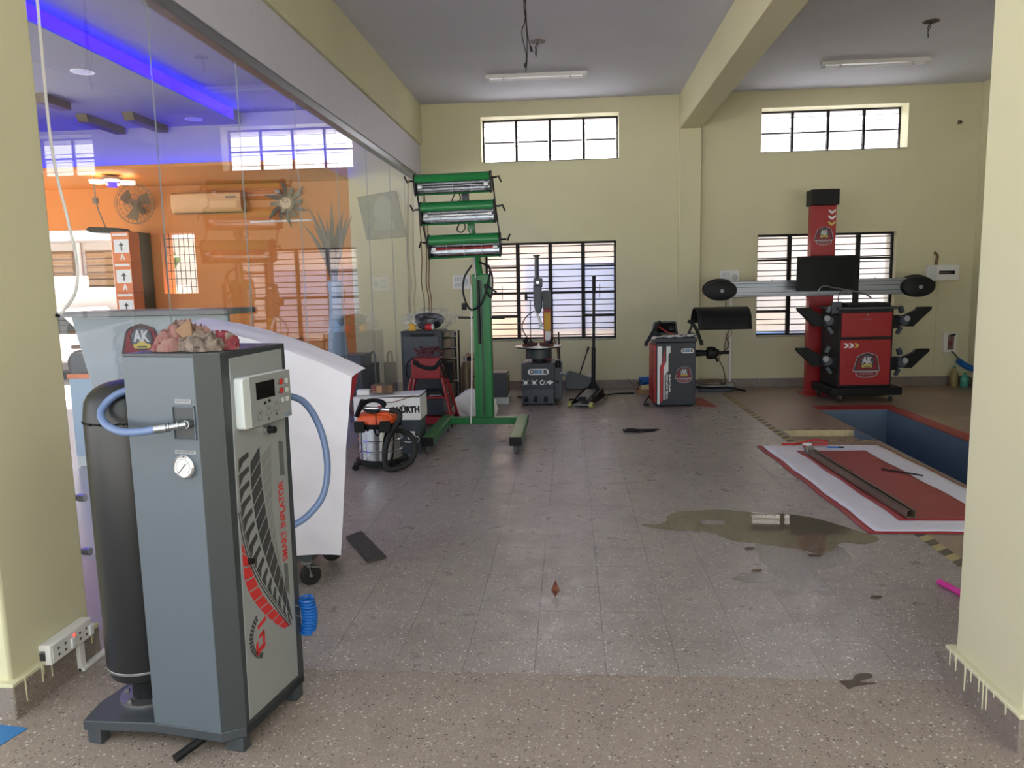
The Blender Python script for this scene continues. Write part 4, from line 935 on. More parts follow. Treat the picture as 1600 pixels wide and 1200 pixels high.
for i, x in enumerate((-0.165, -0.055, 0.045, 0.145)):
    m = M()
    if i < 2:
        m.prism(ell(x, 0.295, 0.025, 0.025), FT, 0.0, 0.002)
        for a, b in ((-1, -1), (1, -1), (1, 1), (-1, 1)): m.prism(rrect(x+a*0.03-0.007, x+a*0.03+0.007, 0.295+b*0.028-0.006, 0.295+b*0.028+0.006, 0.002), FT, 0, 0.002)
    elif i == 2:
        P = ell(x, 0.295, 0.028, 0.034, 20, 0.5, 5.8); Q = ell(x, 0.295, 0.014, 0.02, 20, 0.5, 5.8)
        for k in range(19): m.prism([P[k], P[k+1], Q[k+1], Q[k]], FT, 0, 0.002)
        m.prism([(x+0.02, 0.295), (x+0.042, 0.325), (x+0.048, 0.32), (x+0.03, 0.292)], FT, 0, 0.002); m.prism([(x+0.02, 0.295), (x+0.045, 0.268), (x+0.05, 0.274), (x+0.028, 0.298)], FT, 0, 0.002)
    else:
        m.prism(ell(x, 0.295, 0.026, 0.026), FT, 0.0, 0.002); m.prism(rrect(x-0.042, x+0.042, 0.284, 0.306, 0.006), FT, 0, 0.0018)
    m.o('pictogram', 'print_white', fp, smooth=False)
for x in (-0.16, -0.04, 0.09):
    pd = M().box(x-0.025, x+0.025, -0.34, -0.25, 0.055, 0.075).o('pedal', 'black', ty, bevel=0.004); M().cyl((x, -0.265, 0.09), (x, -0.262, 0.09), 0.028, n=14).o('pedal_slot', 'black', pd)
M().box(-0.27, -0.205, -0.25, -0.20, 0.09, 0.115).o('side_pedal', 'black', ty, bevel=0.004)
for x in (-0.19, 0.18):
    for y in (-0.24, 0.26): M().cyl((x, y, 0), (x, y, 0.02), 0.025, n=12).o('foot', 'rubber', ty)
M().lathe([(0.17, 0.59), (0.17, 0.71), (0.06, 0.715), (0.06, 0.725)], 24, (0.0, -0.05, 0)).o('gearbox', 'dark_grey', ty)
M().cyl((0, -0.05, 0.53), (0, -0.05, 0.60), 0.09, n=20).o('gear_neck', 'black', ty)
mat('jaw_brown', (70, 52, 44), 0.8, var=0.2, scale=20)
tb = M().lathe([(0.0, 0.725), (0.29, 0.728), (0.305, 0.74), (0.305, 0.75), (0.29, 0.755), (0.0, 0.756)], 40, (0.0, -0.05, 0)).o('turntable', 'brushed', ty)
for i in range(4):
    t = pi/4+i*pi/2
    j = M().bar((0.05*cos(t), -0.05+0.05*sin(t), 0.775), (0.25*cos(t), -0.05+0.25*sin(t), 0.768), 0.07, 0.03).o('jaw_slide', 'rust', tb, bevel=0.004)
    M().lathe([(0.085, 0.757), (0.05, 0.79), (0.03, 0.80), (0.0, 0.805)], 14, (0.17*cos(t), -0.05+0.17*sin(t), 0)).o('jaw_cover', 'jaw_brown', tb)
    M().bar((0.22*cos(t), -0.05+0.22*sin(t), 0.78), (0.25*cos(t), -0.05+0.25*sin(t), 0.84), 0.035, 0.03).o('jaw', 'frame_black', tb, bevel=0.004)
cl = M().box(0.06, 0.16, 0.14, 0.24, 0.53, 1.44).o('rear_column', 'red', ty, bevel=0.006)
M().box(0.07, 0.15, 0.136, 0.142, 0.93, 1.17).o('warning_label', 'yellow', cl, smooth=False)
M().box(0.075, 0.15, 0.135, 0.142, 0.80, 0.925).o('white_label', 'paper', cl, smooth=False)
M().box(0.055, 0.165, 0.13, 0.25, 1.22, 1.46).o('column_head', 'dark_grey', ty, bevel=0.006)
M().box(-0.065, 0.06, 0.10, 0.22, 1.32, 1.44).o('swing_arm', 'slate', ty, bevel=0.008)
M().prism([(-0.06, 1.53), (0.045, 1.53), (0.055, 1.25), (0.02, 1.16), (-0.03, 1.18), (-0.055, 1.28)], ((0, 0.0, 0), (1, 0, 0), (0, 0, 1)), -0.1, 0.06).o('arm_head', 'slate', ty, bevel=0.012)
hb = M().prism(rrect(-0.055, 0.06, 1.50, 1.62, 0.015), ((0, 0.0, 0), (1, 0, 0), (0, 0, 1)), -0.08, 0.05).o('lock_housing', 'dark_grey', ty, bevel=0.006)
M().cyl((0, -0.052, 1.565), (0, -0.056, 1.565), 0.018, n=14).o('lock_pin', 'chrome', hb)
M().cyl((-0.01, 0.0, 1.60), (-0.01, 0.0, 1.90), 0.028, n=16).o('spindle', 'dark_grey', ty)
M().lathe([(0.028, 1.895), (0.045, 1.90), (0.045, 1.915), (0.0, 1.92)], 18, (-0.01, 0, 0)).o('spindle_cap', 'dark_grey', ty)
M().bar((-0.03, 0, 1.2), (0.05, -0.01, 0.99), 0.03, 0.03).o('mount_arm', 'brushed', ty, bevel=0.004)
M().prism([(0.0, 1.02), (0.07, 1.0), (0.075, 0.96), (0.03, 0.955)], ((0, 0.0, 0), (1, 0, 0), (0, 0, 1)), -0.03, 0.03).o('mount_head', 'brushed', ty, bevel=0.008)
vh = M().bar((-0.055, -0.03, 1.37), (-0.14, -0.04, 1.375), 0.02, 0.02).o('control_lever', 'black', ty)
M().box(-0.17, -0.135, -0.055, -0.025, 1.34, 1.42).o('lever_grip', 'black', vh, bevel=0.006)
M().tube(smooth_path([(-0.05, -0.03, 1.2), (-0.16, -0.05, 1.12), (-0.21, -0.06, 1.0), (-0.16, -0.06, 0.88), (-0.08, -0.05, 0.80), (-0.07, -0.05, 0.76)], 8), 0.007, 8).o('air_line', 'black', ty)
M().cyl((-0.10, -0.04, 1.35), (-0.105, -0.04, 0.80), 0.006, n=8).o('air_line', 'black', ty)
M().tube(smooth_path([(0.15, 0.12, 0.95), (0.2, 0.08, 0.82), (0.24, 0.05, 0.70), (0.25, 0.05, 0.56)], 6), 0.009, 8).o('air_line', 'wire_brown', ty)
M().cyl((0.27, 0.02, 0.56), (0.26, 0.02, 0.92), 0.010, n=10).o('pry_bar', 'frame_black', ty)

# ================================================================== LONG-HANDLED DUSTPAN, TROLLEY JACK
dp = thing('dustpan', 'dark grey long handled dustpan leaning against the back wall', 'dustpan', (0.11, 10.75, 0.0))
M().prism([(-0.20, 0.10), (-0.17, 0.27), (-0.12, 0.30), (0.20, 0.19), (0.17, 0.03), (-0.17, 0.04)], ((0, 0.0, 0), (1, 0, 0), (0, 0.25, 1)), -0.02, 0.02).o('pan', 'dark_grey', dp, bevel=0.006)
M().cyl((0.02, 0.05, 0.25), (0.145, 0.17, 0.60), 0.010, n=10).o('stick', 'black', dp)
M().cyl((0.135, 0.16, 0.57), (0.155, 0.18, 0.63), 0.016, n=10).o('stick_grip', 'black', dp)
jk = thing('trolley_jack', 'black low trolley jack with a tall upright handle on the floor', 'jack', (0.24, 9.75, 0), radians(-17))
for s_ in (-1, 1):
    M().prism([(-0.42, 0.03), (-0.42, 0.07), (0.0, 0.14), (0.22, 0.17), (0.30, 0.13), (0.30, 0.03), (0.1, 0.025)], ((s_*0.115-0.006, 0, 0), (0, 1, 0), (0, 0, 1)), 0, 0.012).o('side_plate', 'black', jk, bevel=0.003)
    w_ = M().lathe([(0.012, -0.022), (0.038, -0.022), (0.038, 0.022), (0.012, 0.022)], 20, (s_*0.135, -0.40, 0.038), ax_matrix((1, 0, 0))).o('front_wheel', 'olive_yellow', jk)
    caster(jk, s_*0.14, 0.27, 0.03, 0.075, 0.6, 'cage_grey', w=0.02)
M().cyl((-0.16, -0.40, 0.038), (0.16, -0.40, 0.038), 0.010, n=10).o('axle', 'zinc', jk)
M().prism([(-0.34, 0.07), (-0.36, 0.10), (0.1, 0.165), (0.15, 0.12)], ((-0.075, 0, 0), (0, 1, 0), (0, 0, 1)), 0, 0.15).o('lift_arm', 'dark_grey', jk, bevel=0.006)
M().lathe([(0.055, 0.0), (0.055, 0.02), (0.045, 0.028), (0.0, 0.02)], 18, (0, -0.33, 0.10)).o('saddle', 'black', jk)
M().box(-0.15, 0.15, 0.24, 0.30, 0.06, 0.085).o('rear_crossbar', 'black', jk, bevel=0.004)
M().prism([(-0.11, 0.12), (0.11, 0.12), (0.035, 0.24), (-0.035, 0.24)], ((0, 0.21, 0), (1, 0, 0), (0, 0, 1)), -0.03, 0.03).o('handle_yoke', 'black', jk, bevel=0.006)
M().cyl((0, 0.20, 0.16), (0.0, 0.225, 0.70), 0.027, n=14).o('handle_lower', 'black', jk)
M().cyl((0, 0.225, 0.69), (0.0, 0.265, 1.62), 0.019, n=14).o('handle_upper', 'frame_black', jk)
M().cyl((0, 0.258, 1.44), (0.0, 0.266, 1.64), 0.024, n=14).o('handle_grip', 'black', jk)
# ================================================================== CARTON WITH BLUE COIL
cb = thing('open_carton', 'brown open carton with a blue coiled hose and brown paper beside the balancer', 'box', (1.06, 10.55, 0))
M().box(-0.15, 0.15, -0.13, 0.13, 0, 0.07).o('carton_body', 'cardboard', cb, bevel=0.003)
M().prism([(-0.10, 0.06), (0.14, 0.06), (0.13, 0.15), (-0.08, 0.13)], ((0, -0.10, 0), (1, 0, 0), (0, 0, 1)), 0, 0.01).o('paper_flap', 'recess_tile', cb)
hp = []
for i in range(11*12): t = i/12*2*pi; f = i/132; hp.append((-0.10+0.24*f, 0.0+0.055*sin(t), 0.175+0.05*cos(t)))
M().tube(hp, 0.011, 8).o('blue_hose', 'coil_blue', cb)
M().tube(smooth_path([(-0.1, -0.06, 0.19), (-0.14, -0.10, 0.14), (-0.13, -0.12, 0.07), (-0.10, -0.11, 0.2)], 6), 0.006, 7).o('lead', 'black', cb)
M().cyl((-0.14, -0.12, 0.06), (-0.27, -0.08, 0.21), 0.006, n=8).o('rod', 'wire_brown', cb)
tag(M().tube(smooth_path([(-0.02, 9.95, 0.012), (0.35, 10.2, 0.012), (0.6, 10.45, 0.012), (0.88, 10.5, 0.012)], 8), 0.009, 8).o('floor_cable', 'black'), 'thin black cable lying on the floor along the back wall', 'cable')
wr = thing('wire_scrap', 'tangled black wire scrap lying alone on the middle of the floor', 'wire', (0.66, 7.8, 0))
random.seed(5)
for k in range(4): M().tube(smooth_path([(random.uniform(-0.12, 0.05), random.uniform(-0.07, 0.07), 0.008+0.004*k) for _ in range(6)]+[(0.2+0.02*k, 0.03*k, 0.008)], 5), 0.006, 6).o('strand', 'rubber', wr)

# ================================================================== WHEEL BALANCER
wb = thing('wheel_balancer', 'dark wheel balancer with a tool tray top and raised black wheel guard', 'wheel balancer', (1.29, 9.36, 0), radians(3))
M().box(-0.235, 0.245, 0.0, 0.42, 0.02, 0.80).o('cabinet', 'navy', wb, bevel=0.008)
M().box(-0.262, -0.232, 0.03, 0.41, 0.05, 0.77).o('side_panel', 'red', wb, bevel=0.004)
for z in (0.2, 0.45, 0.68): M().cyl((-0.262, 0.06, z), (-0.268, 0.06, z), 0.012, n=10).o('bolt', 'black', wb)
M().box(-0.25, 0.255, -0.01, 0.44, 0.80, 0.86).o('top_deck', 'navy', wb, bevel=0.01)
tr = M().grid(lambda u, v: (-0.26+0.53*u, -0.015+0.4*v, 0.862+0.028*(2*abs(u-0.5))**4+0.012*cos(u*26)*0.4), 40, 6).o('tool_tray', 'dark_grey', wb, solid=0.006)
for i, x in enumerate((-0.17, -0.10, -0.03, 0.05, 0.12)): M().cyl((x, 0.03, 0.88), (x+0.07, 0.05+0.03*(i % 3), 0.885), 0.012, n=8).o('balance_weight', 'zinc', tr)
mo = M().prism([(-0.20, 0.86), (0.115, 0.86), (0.095, 1.02), (0.08, 1.03), (-0.17, 1.03), (-0.19, 1.02)], ((0, 0.25, 0), (1, 0, 0), (0, 0.25, 1)), -0.10, 0.03).o('display_console', 'dark_grey', wb, bevel=0.01)
M().prism([(-0.165, 0.885), (0.085, 0.885), (0.072, 1.005), (-0.155, 1.005)], ((0, 0.25, 0), (1, 0, 0), (0, 0.25, 1)), 0.03, 0.034).o('screen', 'black_gloss', mo, smooth=False)
for i in range(6): M().prism(rrect(0.0+0.022*(i % 3), 0.016+0.022*(i % 3), 0.95-0.03*(i//3), 0.965-0.03*(i//3), 0.003), ((0, 0.25, 0), (1, 0, 0), (0, 0.25, 1)), 0.034, 0.037).o('key', 'slate', mo, smooth=False)
M().tube(smooth_path([(-0.2, 0.15, 1.0), (-0.1, 0.1, 0.93), (0.0, 0.07, 0.89)], 5), 0.006, 7).o('red_lead', 'print_red', wb)
for sx, px in ((-1, -0.235), (1, 0.19)):
    hnd = M().tube(smooth_path([(px-0.12*0-0.04*(sx < 0)*3+0.0, 0.02, 0.80) if sx < 0 else (px+0.12, 0.02, 0.79), (px+(-0.06 if sx < 0 else 0.085), 0.02, 0.90), (px+(0.0 if sx < 0 else 0.03), 0.02, 1.01), (px+(0.05 if sx < 0 else -0.04), 0.02, 1.06)], 6), 0.021, 10).o('caliper_arm', 'black', wb)
    gx = (px-0.12 if sx < 0 else px+0.12)
    M().bar((gx, 0.02, 0.82), (gx-0.01*sx*-1, 0.02, 0.76), 0.045, 0.04).o('caliper_tip', 'black', hnd, bevel=0.006)
M().bar((-0.33, 0.02, 0.86), (0.30, 0.05, 0.885), 0.016, 0.03).o('caliper_bar', 'zinc', wb)
sf = M().cyl((0.24, 0.2, 0.645), (0.42, 0.2, 0.645), 0.045, 0.035, n=20).o('shaft_housing', 'black', wb)
M().cyl((0.42, 0.2, 0.645), (0.70, 0.2, 0.645), 0.019, n=16).o('shaft', 'black', sf)
M().lathe([(0.045, 0.0), (0.075, 0.01), (0.08, 0.05), (0.075, 0.10), (0.05, 0.12), (0.04, 0.15)], 24, (0.42, 0.2, 0.645), ax_matrix((1, 0, 0))).o('quick_nut', 'frame_black', sf)
for t in (0.5, 2.6, 4.2): M().cyl((0.50, 0.2, 0.645), (0.55 if t > 4 else 0.50, 0.2+0.105*cos(t), 0.645+0.12*sin(t)), 0.016, n=10).o('nut_handle', 'black', sf)
# wheel guard: open curved shell
gd = M()
L0, L1 = 0.27, 0.92
def gf(u, v):
    t = radians(10+160*v); return (L0+(L1-L0)*u+0.0, 0.22+0.26*-cos(t)*-1*0.9, 0.965+0.245*sin(t)-(0.06 if v > 0.9 else 0))
gd.grid(gf, 12, 22); gd.o('wheel_guard', 'black', wb, solid=0.012)
M().bar((0.22, 0.35, 0.86), (0.29, 0.33, 1.05), 0.03, 0.03).o('guard_hinge', 'black', wb, bevel=0.004)
FB = (Vector((0, -0.0, 0)), (1, 0, 0), (0, 0, 1))
for P, c in (([(-0.225, 0.04), (-0.195, 0.04), (-0.195, 0.50), (-0.17, 0.55), (-0.17, 0.755), (-0.225, 0.755)], 'print_white'), ([(-0.183, 0.06), (-0.16, 0.08), (-0.155, 0.46), (-0.135, 0.52), (-0.135, 0.73), (-0.15, 0.65), (-0.155, 0.56), (-0.183, 0.5)], 'print_red'), ([(-0.148, 0.09), (-0.135, 0.09), (-0.135, 0.40), (-0.09, 0.45), (-0.09, 0.655), (-0.065, 0.68), (-0.065, 0.755), (-0.115, 0.755), (-0.115, 0.57), (-0.148, 0.50)], 'print_white')):
    M().prism(P, FB, 0.0, 0.0022).o('decal_stripe', c, wb, smooth=False)
lz = M().prism(rrect(0.065, 0.22, 0.665, 0.725, 0.03, 6), FB, 0, 0.002).o('brand_plate', 'print_white', wb, smooth=False)
text('brand_letters', 'O', 0.05, 'print_dark', lz, ((0.092, 0, 0.695), (1, 0, 0), (0, 0, 1)), bold=0.003, width=0.032, d=0.003)
text('brand_letters', 'BS', 0.044, 'print_blue', lz, ((0.142, 0, 0.695), (1, 0, 0), (0, 0, 1)), bold=0.003, width=0.06, d=0.003)
text('brand_letters', 'S', 0.044, 'print_dark', lz, ((0.193, 0, 0.695), (1, 0, 0), (0, 0, 1)), bold=0.003, width=0.03, d=0.003)
emblem(wb, ((0.10, 0, 0.30), (1, 0, 0), (0, 0, 1)), 0.215)
text('side_lettering', 'WHEEL BALANCING', 0.034, 'print_white', wb, ((-0.105, 0, 0.255), (0, 0, 1), (-1, 0, 0)), bold=0.001, d=0.002, width=0.31)
text('side_lettering', 'MACHINE', 0.028, 'print_white', wb, ((-0.072, 0, 0.30), (0, 0, 1), (-1, 0, 0)), bold=0.001, d=0.002, width=0.22)
for x in (-0.2, 0.2):
    for y in (0.04, 0.38): M().cyl((x, y, 0), (x, y, 0.03), 0.025, n=12).o('foot', 'rubber', wb)
M().tube(smooth_path([(-0.25, 0.35, 0.10), (-0.32, 0.25, 0.06), (-0.36, 0.15, 0.012), (-0.33, 0.10, 0.012)], 6), 0.009, 8).o('mains_cable', 'black', wb)
M().box(-0.36, -0.31, 0.06, 0.11, 0.004, 0.04).o('mains_plug', 'black', wb, bevel=0.006)
tag(M().prism([(1.575, 9.40), (1.79, 9.33), (1.72, 10.0), (1.60, 10.1)], ((0, 0, 0), (1, 0, 0), (0, 1, 0)), 0.0005, 0.012).o('orange_board', 'pit_red', bevel=0.003), 'flat orange red board on the floor right of the balancer', 'board')
pl_ = thing('lift_plate_stack', 'grey metal plates and black straps piled by the back wall under the conduit', 'plates', (2.05, 10.75, 0))
M().prism(rrect(-0.26, 0.22, -0.12, 0.12, 0.06), ((0, 0, 0), (1, 0, 0), (0, 1, 0)), 0.0, 0.045).o('plate', 'slate', pl_, bevel=0.006)
M().prism(rrect(-0.28, 0.26, -0.10, 0.14, 0.06), ((0, 0, 0), (1, 0, 0), (0, 1, 0)), 0.05, 0.085).o('plate', 'brushed', pl_, bevel=0.006)
M().tube(smooth_path([(-0.3, -0.12, 0.075), (-0.1, -0.14, 0.06), (0.15, -0.13, 0.062), (0.28, -0.14, 0.03), (0.36, -0.2, 0.02)], 6), 0.014, 8).o('strap', 'black', pl_)
blob(lambda d: 0.12*(1+0.2*fbm(d.x*2, d.y*2, d.z*2)), (-0.05, 0.04, 0.10), 26, 16, (1.6, 0.8, 0.5)).o('dusty_sack', 'cage_grey', pl_, ang=80)

# ================================================================== WHEEL ALIGNER: COLUMN WITH CAMERA BEAM
ac = thing('aligner_column', 'red wheel alignment column with a grey horizontal camera beam by the window', 'alignment column', (3.31, 10.36, 0))
cl = M().prism([(-0.155, -0.06), (0.155, -0.06), (0.155, 0.09), (-0.155, 0.09)], ((0, 0, 0), (1, 0, 0), (0, 1, 0)), 0.015, 2.48).o('column', 'red', ac, bevel=0.006)
M().box(-0.118, -0.112, -0.0615, -0.059, 0.02, 2.47).o('column_seam', 'maroon', cl, smooth=False)
M().box(-0.22, 0.2, -0.2, 0.16, 0, 0.016).o('foot_plate', 'red', ac, bevel=0.003)
M().box(-0.18, 0.17, -0.12, 0.13, 2.48, 2.68).o('top_housing', 'black', ac, bevel=0.008)
FC = (Vector((0, -0.06, 0)), (1, 0, 0), (0, 0, 1))
for i, c in enumerate(('print_white', 'print_white', 'emblem_gold')):
    z = 2.40-i*0.075; M().prism([(0.055, z+0.03), (0.10, z), (0.145, z+0.03), (0.145, z), (0.10, z-0.035), (0.055, z)], FC, 0.0, 0.0022).o('chevron', c, ac, smooth=False)
emblem(ac, ((0.005, -0.06, 1.97), (1, 0, 0), (0, 0, 1)), 0.25)
bm = M().box(-1.36, 1.24, -0.16, -0.08, 1.315, 1.525).o('camera_beam', 'aluminium', ac, bevel=0.008)
for z in (1.335, 1.37, 1.44, 1.485): M().box(-1.2, 1.1, -0.1625, -0.159, z, z+0.007).o('beam_groove', 'dark_grey', bm, smooth=False)
for x in (-1.335, 1.165):
    pd = M().lathe([(1.0, 0.0), (1.0, 0.04), (0.93, 0.075), (0.55, 0.09), (0.0, 0.092)], 36)
    pd.v = [(x+q[0]*0.215, -0.15-q[2], 1.41+q[1]*0.135) for q in [(a, b_, c_) for a, b_, c_ in pd.v]]
    pod = pd.o('camera_pod', 'black', ac)
    pr_ = M().lathe([(1.0, 0.0), (1.0, 0.008), (0.9, 0.012), (0.0, 0.012)], 36); pr_.v = [(x+q[0]*0.222, -0.06-0.10*0-q[2]-0.03, 1.425+q[1]*0.14) for q in pr_.v]; pr_.o('pod_back', 'rubber', pod)
    M().cyl((x+0.01, -0.236, 1.405), (x+0.01, -0.25, 1.405), 0.024, n=22).o('lens_ring', 'emblem_silver', pod)
    M().cyl((x+0.01, -0.25, 1.405), (x+0.01, -0.253, 1.405), 0.008, n=12).o('lens', 'black_gloss', pod)
M().bar((-0.12, -0.1, 1.20), (-0.2, -0.1, 1.32), 0.03, 0.04).o('beam_brace', 'red', ac, bevel=0.003)

# ================================================================== ALIGNER CABINET
ak = thing('aligner_cabinet', 'red and black wheeled alignment cabinet with a monitor and four wheel clamps', 'cabinet', (3.64, 9.62, 0), radians(3))
M().box(-0.33, 0.33, 0.0, 0.58, 0.19, 1.15).o('cabinet_body', 'frame_black', ak, bevel=0.008)
M().box(-0.42, 0.45, -0.05, 0.62, 0.085, 0.19).o('wheel_base', 'black', ak, bevel=0.012)
M().box(-0.36, 0.36, -0.03, 0.60, 1.15, 1.185).o('cabinet_top', 'dark_grey', ak, bevel=0.008)
M().box(-0.22, 0.30, 0.02, 0.40, 1.186, 1.23).o('printer', 'black', ak, bevel=0.01)
M().prism([(-0.42, 1.10), (-0.30, 1.12), (-0.30, 1.25), (-0.42, 1.25)], ((0, 0.05, 0), (1, 0, 0), (0, 0, 1)), 0, 0.03).o('paper_tray', 'slate', ak, bevel=0.003)
for x, y in ((-0.30, 0.0), (0.33, 0.0), (-0.36, 0.52), (0.30, 0.52)): caster(ak, x, y, 0.042, 0.088, 0.9, 'rubber')
dw = M().box(-0.305, 0.305, -0.014, 0.002, 0.815, 1.11).o('drawer', 'red', ak, bevel=0.004)
M().cyl((0.0, -0.014, 1.085), (0.0, -0.02, 1.085), 0.012, n=12).o('lock', 'chrome', dw)
M().box(-0.05, 0.05, -0.017, -0.013, 1.028, 1.036).o('maker_tag', 'emblem_silver', dw, smooth=False)
dr = M().box(-0.31, 0.305, -0.014, 0.002, 0.215, 0.78).o('door', 'red', ak, bevel=0.004)
M().box(-0.228, -0.214, -0.03, -0.013, 0.44, 0.53).o('handle', 'red', dr, bevel=0.003)
M().cyl((-0.27, -0.014, 0.485), (-0.27, -0.018, 0.485), 0.008, n=10).o('lock', 'chrome', dr)
FD = (Vector((0, -0.014, 0)), (1, 0, 0), (0, 0, 1))
for i, c in enumerate(('print_white', 'print_white', 'emblem_gold')):
    x = -0.275+i*0.062; M().prism([(x, 0.74), (x+0.035, 0.74), (x+0.07, 0.71), (x+0.035, 0.68), (x, 0.68), (x+0.035, 0.71)], FD, 0.0002, 0.002).o('chevron', c, dr, smooth=False)
emblem(ak, ((0.015, -0.0145, 0.305), (1, 0, 0), (0, 0, 1)), 0.335)
M().box(-0.03, 0.03, 0.33, 0.38, 1.18, 1.55).o('monitor_pole', 'black', ak, bevel=0.004)
mn = M().prism([(-0.755, 1.385), (-0.03, 1.385), (-0.01, 1.825), (-0.75, 1.82)], ((0.0, 0.32, 0), (1, 0, 0), (0, 0, 1)), -0.03, 0.012).o('monitor', 'black', ak, bevel=0.006)
M().prism([(-0.735, 1.405), (-0.045, 1.405), (-0.03, 1.805), (-0.735, 1.80)], ((0.0, 0.32, 0), (1, 0, 0), (0, 0, 1)), 0.012, 0.014).o('screen', 'screen_dark', mn, smooth=False) if mat('screen_dark', (8, 10, 11), 0.35, var=0, spec=0.2) else None
M().bar((-0.38, 0.32, 1.42), (-0.02, 0.34, 1.40), 0.08, 0.03).o('monitor_arm', 'black', ak)
M().tube(smooth_path([(-0.50, 0.30, 1.36), (-0.44, 0.29, 1.44), (-0.30, 0.28, 1.42), (-0.1, 0.28, 1.38), (0.08, 0.28, 1.34), (0.16, 0.25, 1.28)], 6), 0.010, 8).o('hose_wand', 'zinc', ak)
M().tube(smooth_path([(-0.22, 0.25, 1.39), (-0.26, 0.24, 1.30), (-0.25, 0.23, 1.19)], 6), 0.005, 6).o('cable', 'frame_black', ak)
def clamp(sx, z, y):
    bxk = M().box(*(sorted((sx*0.32, sx*0.42))), y-0.08, y+0.08, z-0.07, z+0.09).o('clamp_bracket', 'black', ak, bevel=0.008)
    g = M()
    g.bar((sx*0.42, y, z+0.02), (sx*0.49, y, z+0.02), 0.10, 0.14); g.cyl((sx*0.46, y-0.05, z+0.02), (sx*0.46, y-0.13, z+0.02), 0.055, n=14)
    g.bar((sx*0.46, y-0.05, z+0.12), (sx*0.43, y-0.06, z+0.20), 0.05, 0.05); g.bar((sx*0.45, y-0.06, z-0.06), (sx*0.40, y-0.07, z-0.14), 0.04, 0.04)
    cg = g.o('clamp_head', 'slate', ak, bevel=0.006)
    M().cyl((sx*0.49, y-0.11, z+0.05), (sx*0.49, y-0.135, z+0.05), 0.035, n=14).o('clamp_dial', 'emblem_silver', cg)
    P = [(0.50, -0.05), (0.50, 0.09), (0.64, 0.15), (0.66, 0.185), (0.83, 0.185), (0.82, 0.15), (0.61, -0.055)]
    M().prism([(sx*a, z+b) for a, b in P], ((0, y, 0), (1, 0, 0), (0, 0, 1)), -0.02, 0.05).o('target_board', 'black', ak, bevel=0.005)
for sx, z, y in ((-1, 1.0, 0.10), (-1, 0.50, 0.10), (1, 0.98, 0.12), (1, 0.46, 0.12)): clamp(sx, z, y)

# ================================================================== BANNER AND ITEMS BY THE PIT
bn = thing('vinyl_banner', 'white vinyl banner with a red centre spread flat beside the inspection pit', 'banner', (0, 0, 0))
def wavy(x0, x1, y0, y1, z, sk, amp=0.004):
    def fn(u, v):
        x = x0+(x1-x0)*u+sk*(v); y = y0+(y1-y0)*v
        return (x+0.006*sin(y*9+u*3), y, z+amp*(0.5+0.5*sin(y*21+fbm(x*2, y*2, 0)*5)*fbm(x*3, y*3, 5)))
    return fn
M().grid(wavy(1.80, 2.92, 4.58, 7.09, 0.0025, -0.075, 0.003), 16, 60).o('red_edge', 'banner_red', bn, solid=0.0015)
M().grid(wavy(1.845, 2.885, 4.60, 7.055, 0.006, -0.075, 0.010), 20, 90).o('white_field', 'sheet_white', bn, solid=0.0015)
M().grid(wavy(2.07, 2.66, 4.80, 6.81, 0.0125, -0.055, 0.004), 14, 60).o('red_centre', 'banner_red', bn, solid=0.0015)
ch = thing('metal_channel', 'long rusty steel channel bar lying along the red banner', 'channel', (0, 0, 0))
m = M(); A = Vector((2.085, 6.70, 0.0)); B = Vector((2.155, 4.84, 0.0)); dx = Vector((1, 0.04, 0)).normalized()
for (oa, ob_, za, zb) in ((-0.03, 0.03, 0.018, 0.022), (-0.03, -0.026, 0.018, 0.07), (0.026, 0.03, 0.018, 0.07), (-0.03, -0.012, 0.066, 0.07), (0.012, 0.03, 0.066, 0.07)):
    vs = [p+dx*o_+Vector((0, 0, z_)) for p in (A, B) for o_, z_ in ((oa, za), (ob_, za), (ob_, zb), (oa, zb))]
    m.add(vs, [(3, 2, 1, 0), (4, 5, 6, 7), (0, 1, 5, 4), (1, 2, 6, 5), (2, 3, 7, 6), (3, 0, 4, 7)])
mat('channel_steel', (124, 108, 94), 0.45, 0.5, var=0.2, scale=12)
m.o('channel_section', 'channel_steel', ch)
M().box(2.05, 2.12, 6.62, 6.72, 0.02, 0.075).o('channel_end', 'zinc', ch, bevel=0.003)
tag(M().cyl((2.47, 6.10, 0.024), (2.70, 5.90, 0.021), 0.006, n=8).o('steel_rod', 'frame_black'), 'thin dark rod lying across the red and white banner', 'rod')
tag(M().cyl((2.19, 6.26, 0.026), (2.21, 6.02, 0.026), 0.007, n=8).o('short_bolt', 'maroon'), 'short dark red rod lying beside the steel channel on the banner', 'rod')
pe = thing('marker_pen', 'blue and black marker pen lying on the white end of the banner', 'pen', (2.32, 6.93, 0.019))
M().cyl((0, 0, 0), (0.10, 0, 0), 0.008, n=10).o('pen_barrel', 'coil_blue', pe); M().cyl((0.10, 0, 0), (0.145, 0, 0), 0.0085, n=10).o('pen_cap', 'black', pe)
rs = thing('red_strap', 'loop of red strapping lying at the far corner of the banner', 'strap', (2.16, 7.0, 0.031))
M().tube(smooth_path([(-0.22, 0.02, 0.0), (-0.1, 0.03, 0.0), (0.0, 0.06, 0.01), (0.08, 0.08, 0.025), (0.17, 0.06, 0.02), (0.18, 0.0, 0.004), (0.08, 0.0, 0.0), (-0.02, -0.03, 0.0), (-0.06, -0.14, 0.0), (-0.02, -0.18, 0.002)], 6), 0.010, 6).o('strap_loop', 'print_red', rs)
M().prism([(-0.05, -0.06), (0.03, -0.05), (0.02, 0.0), (-0.04, 0.0)], ((0, 0, 0), (1, 0, 0), (0, 1, 0)), 0.0, 0.018).o('buckle', 'paper', rs, bevel=0.003)
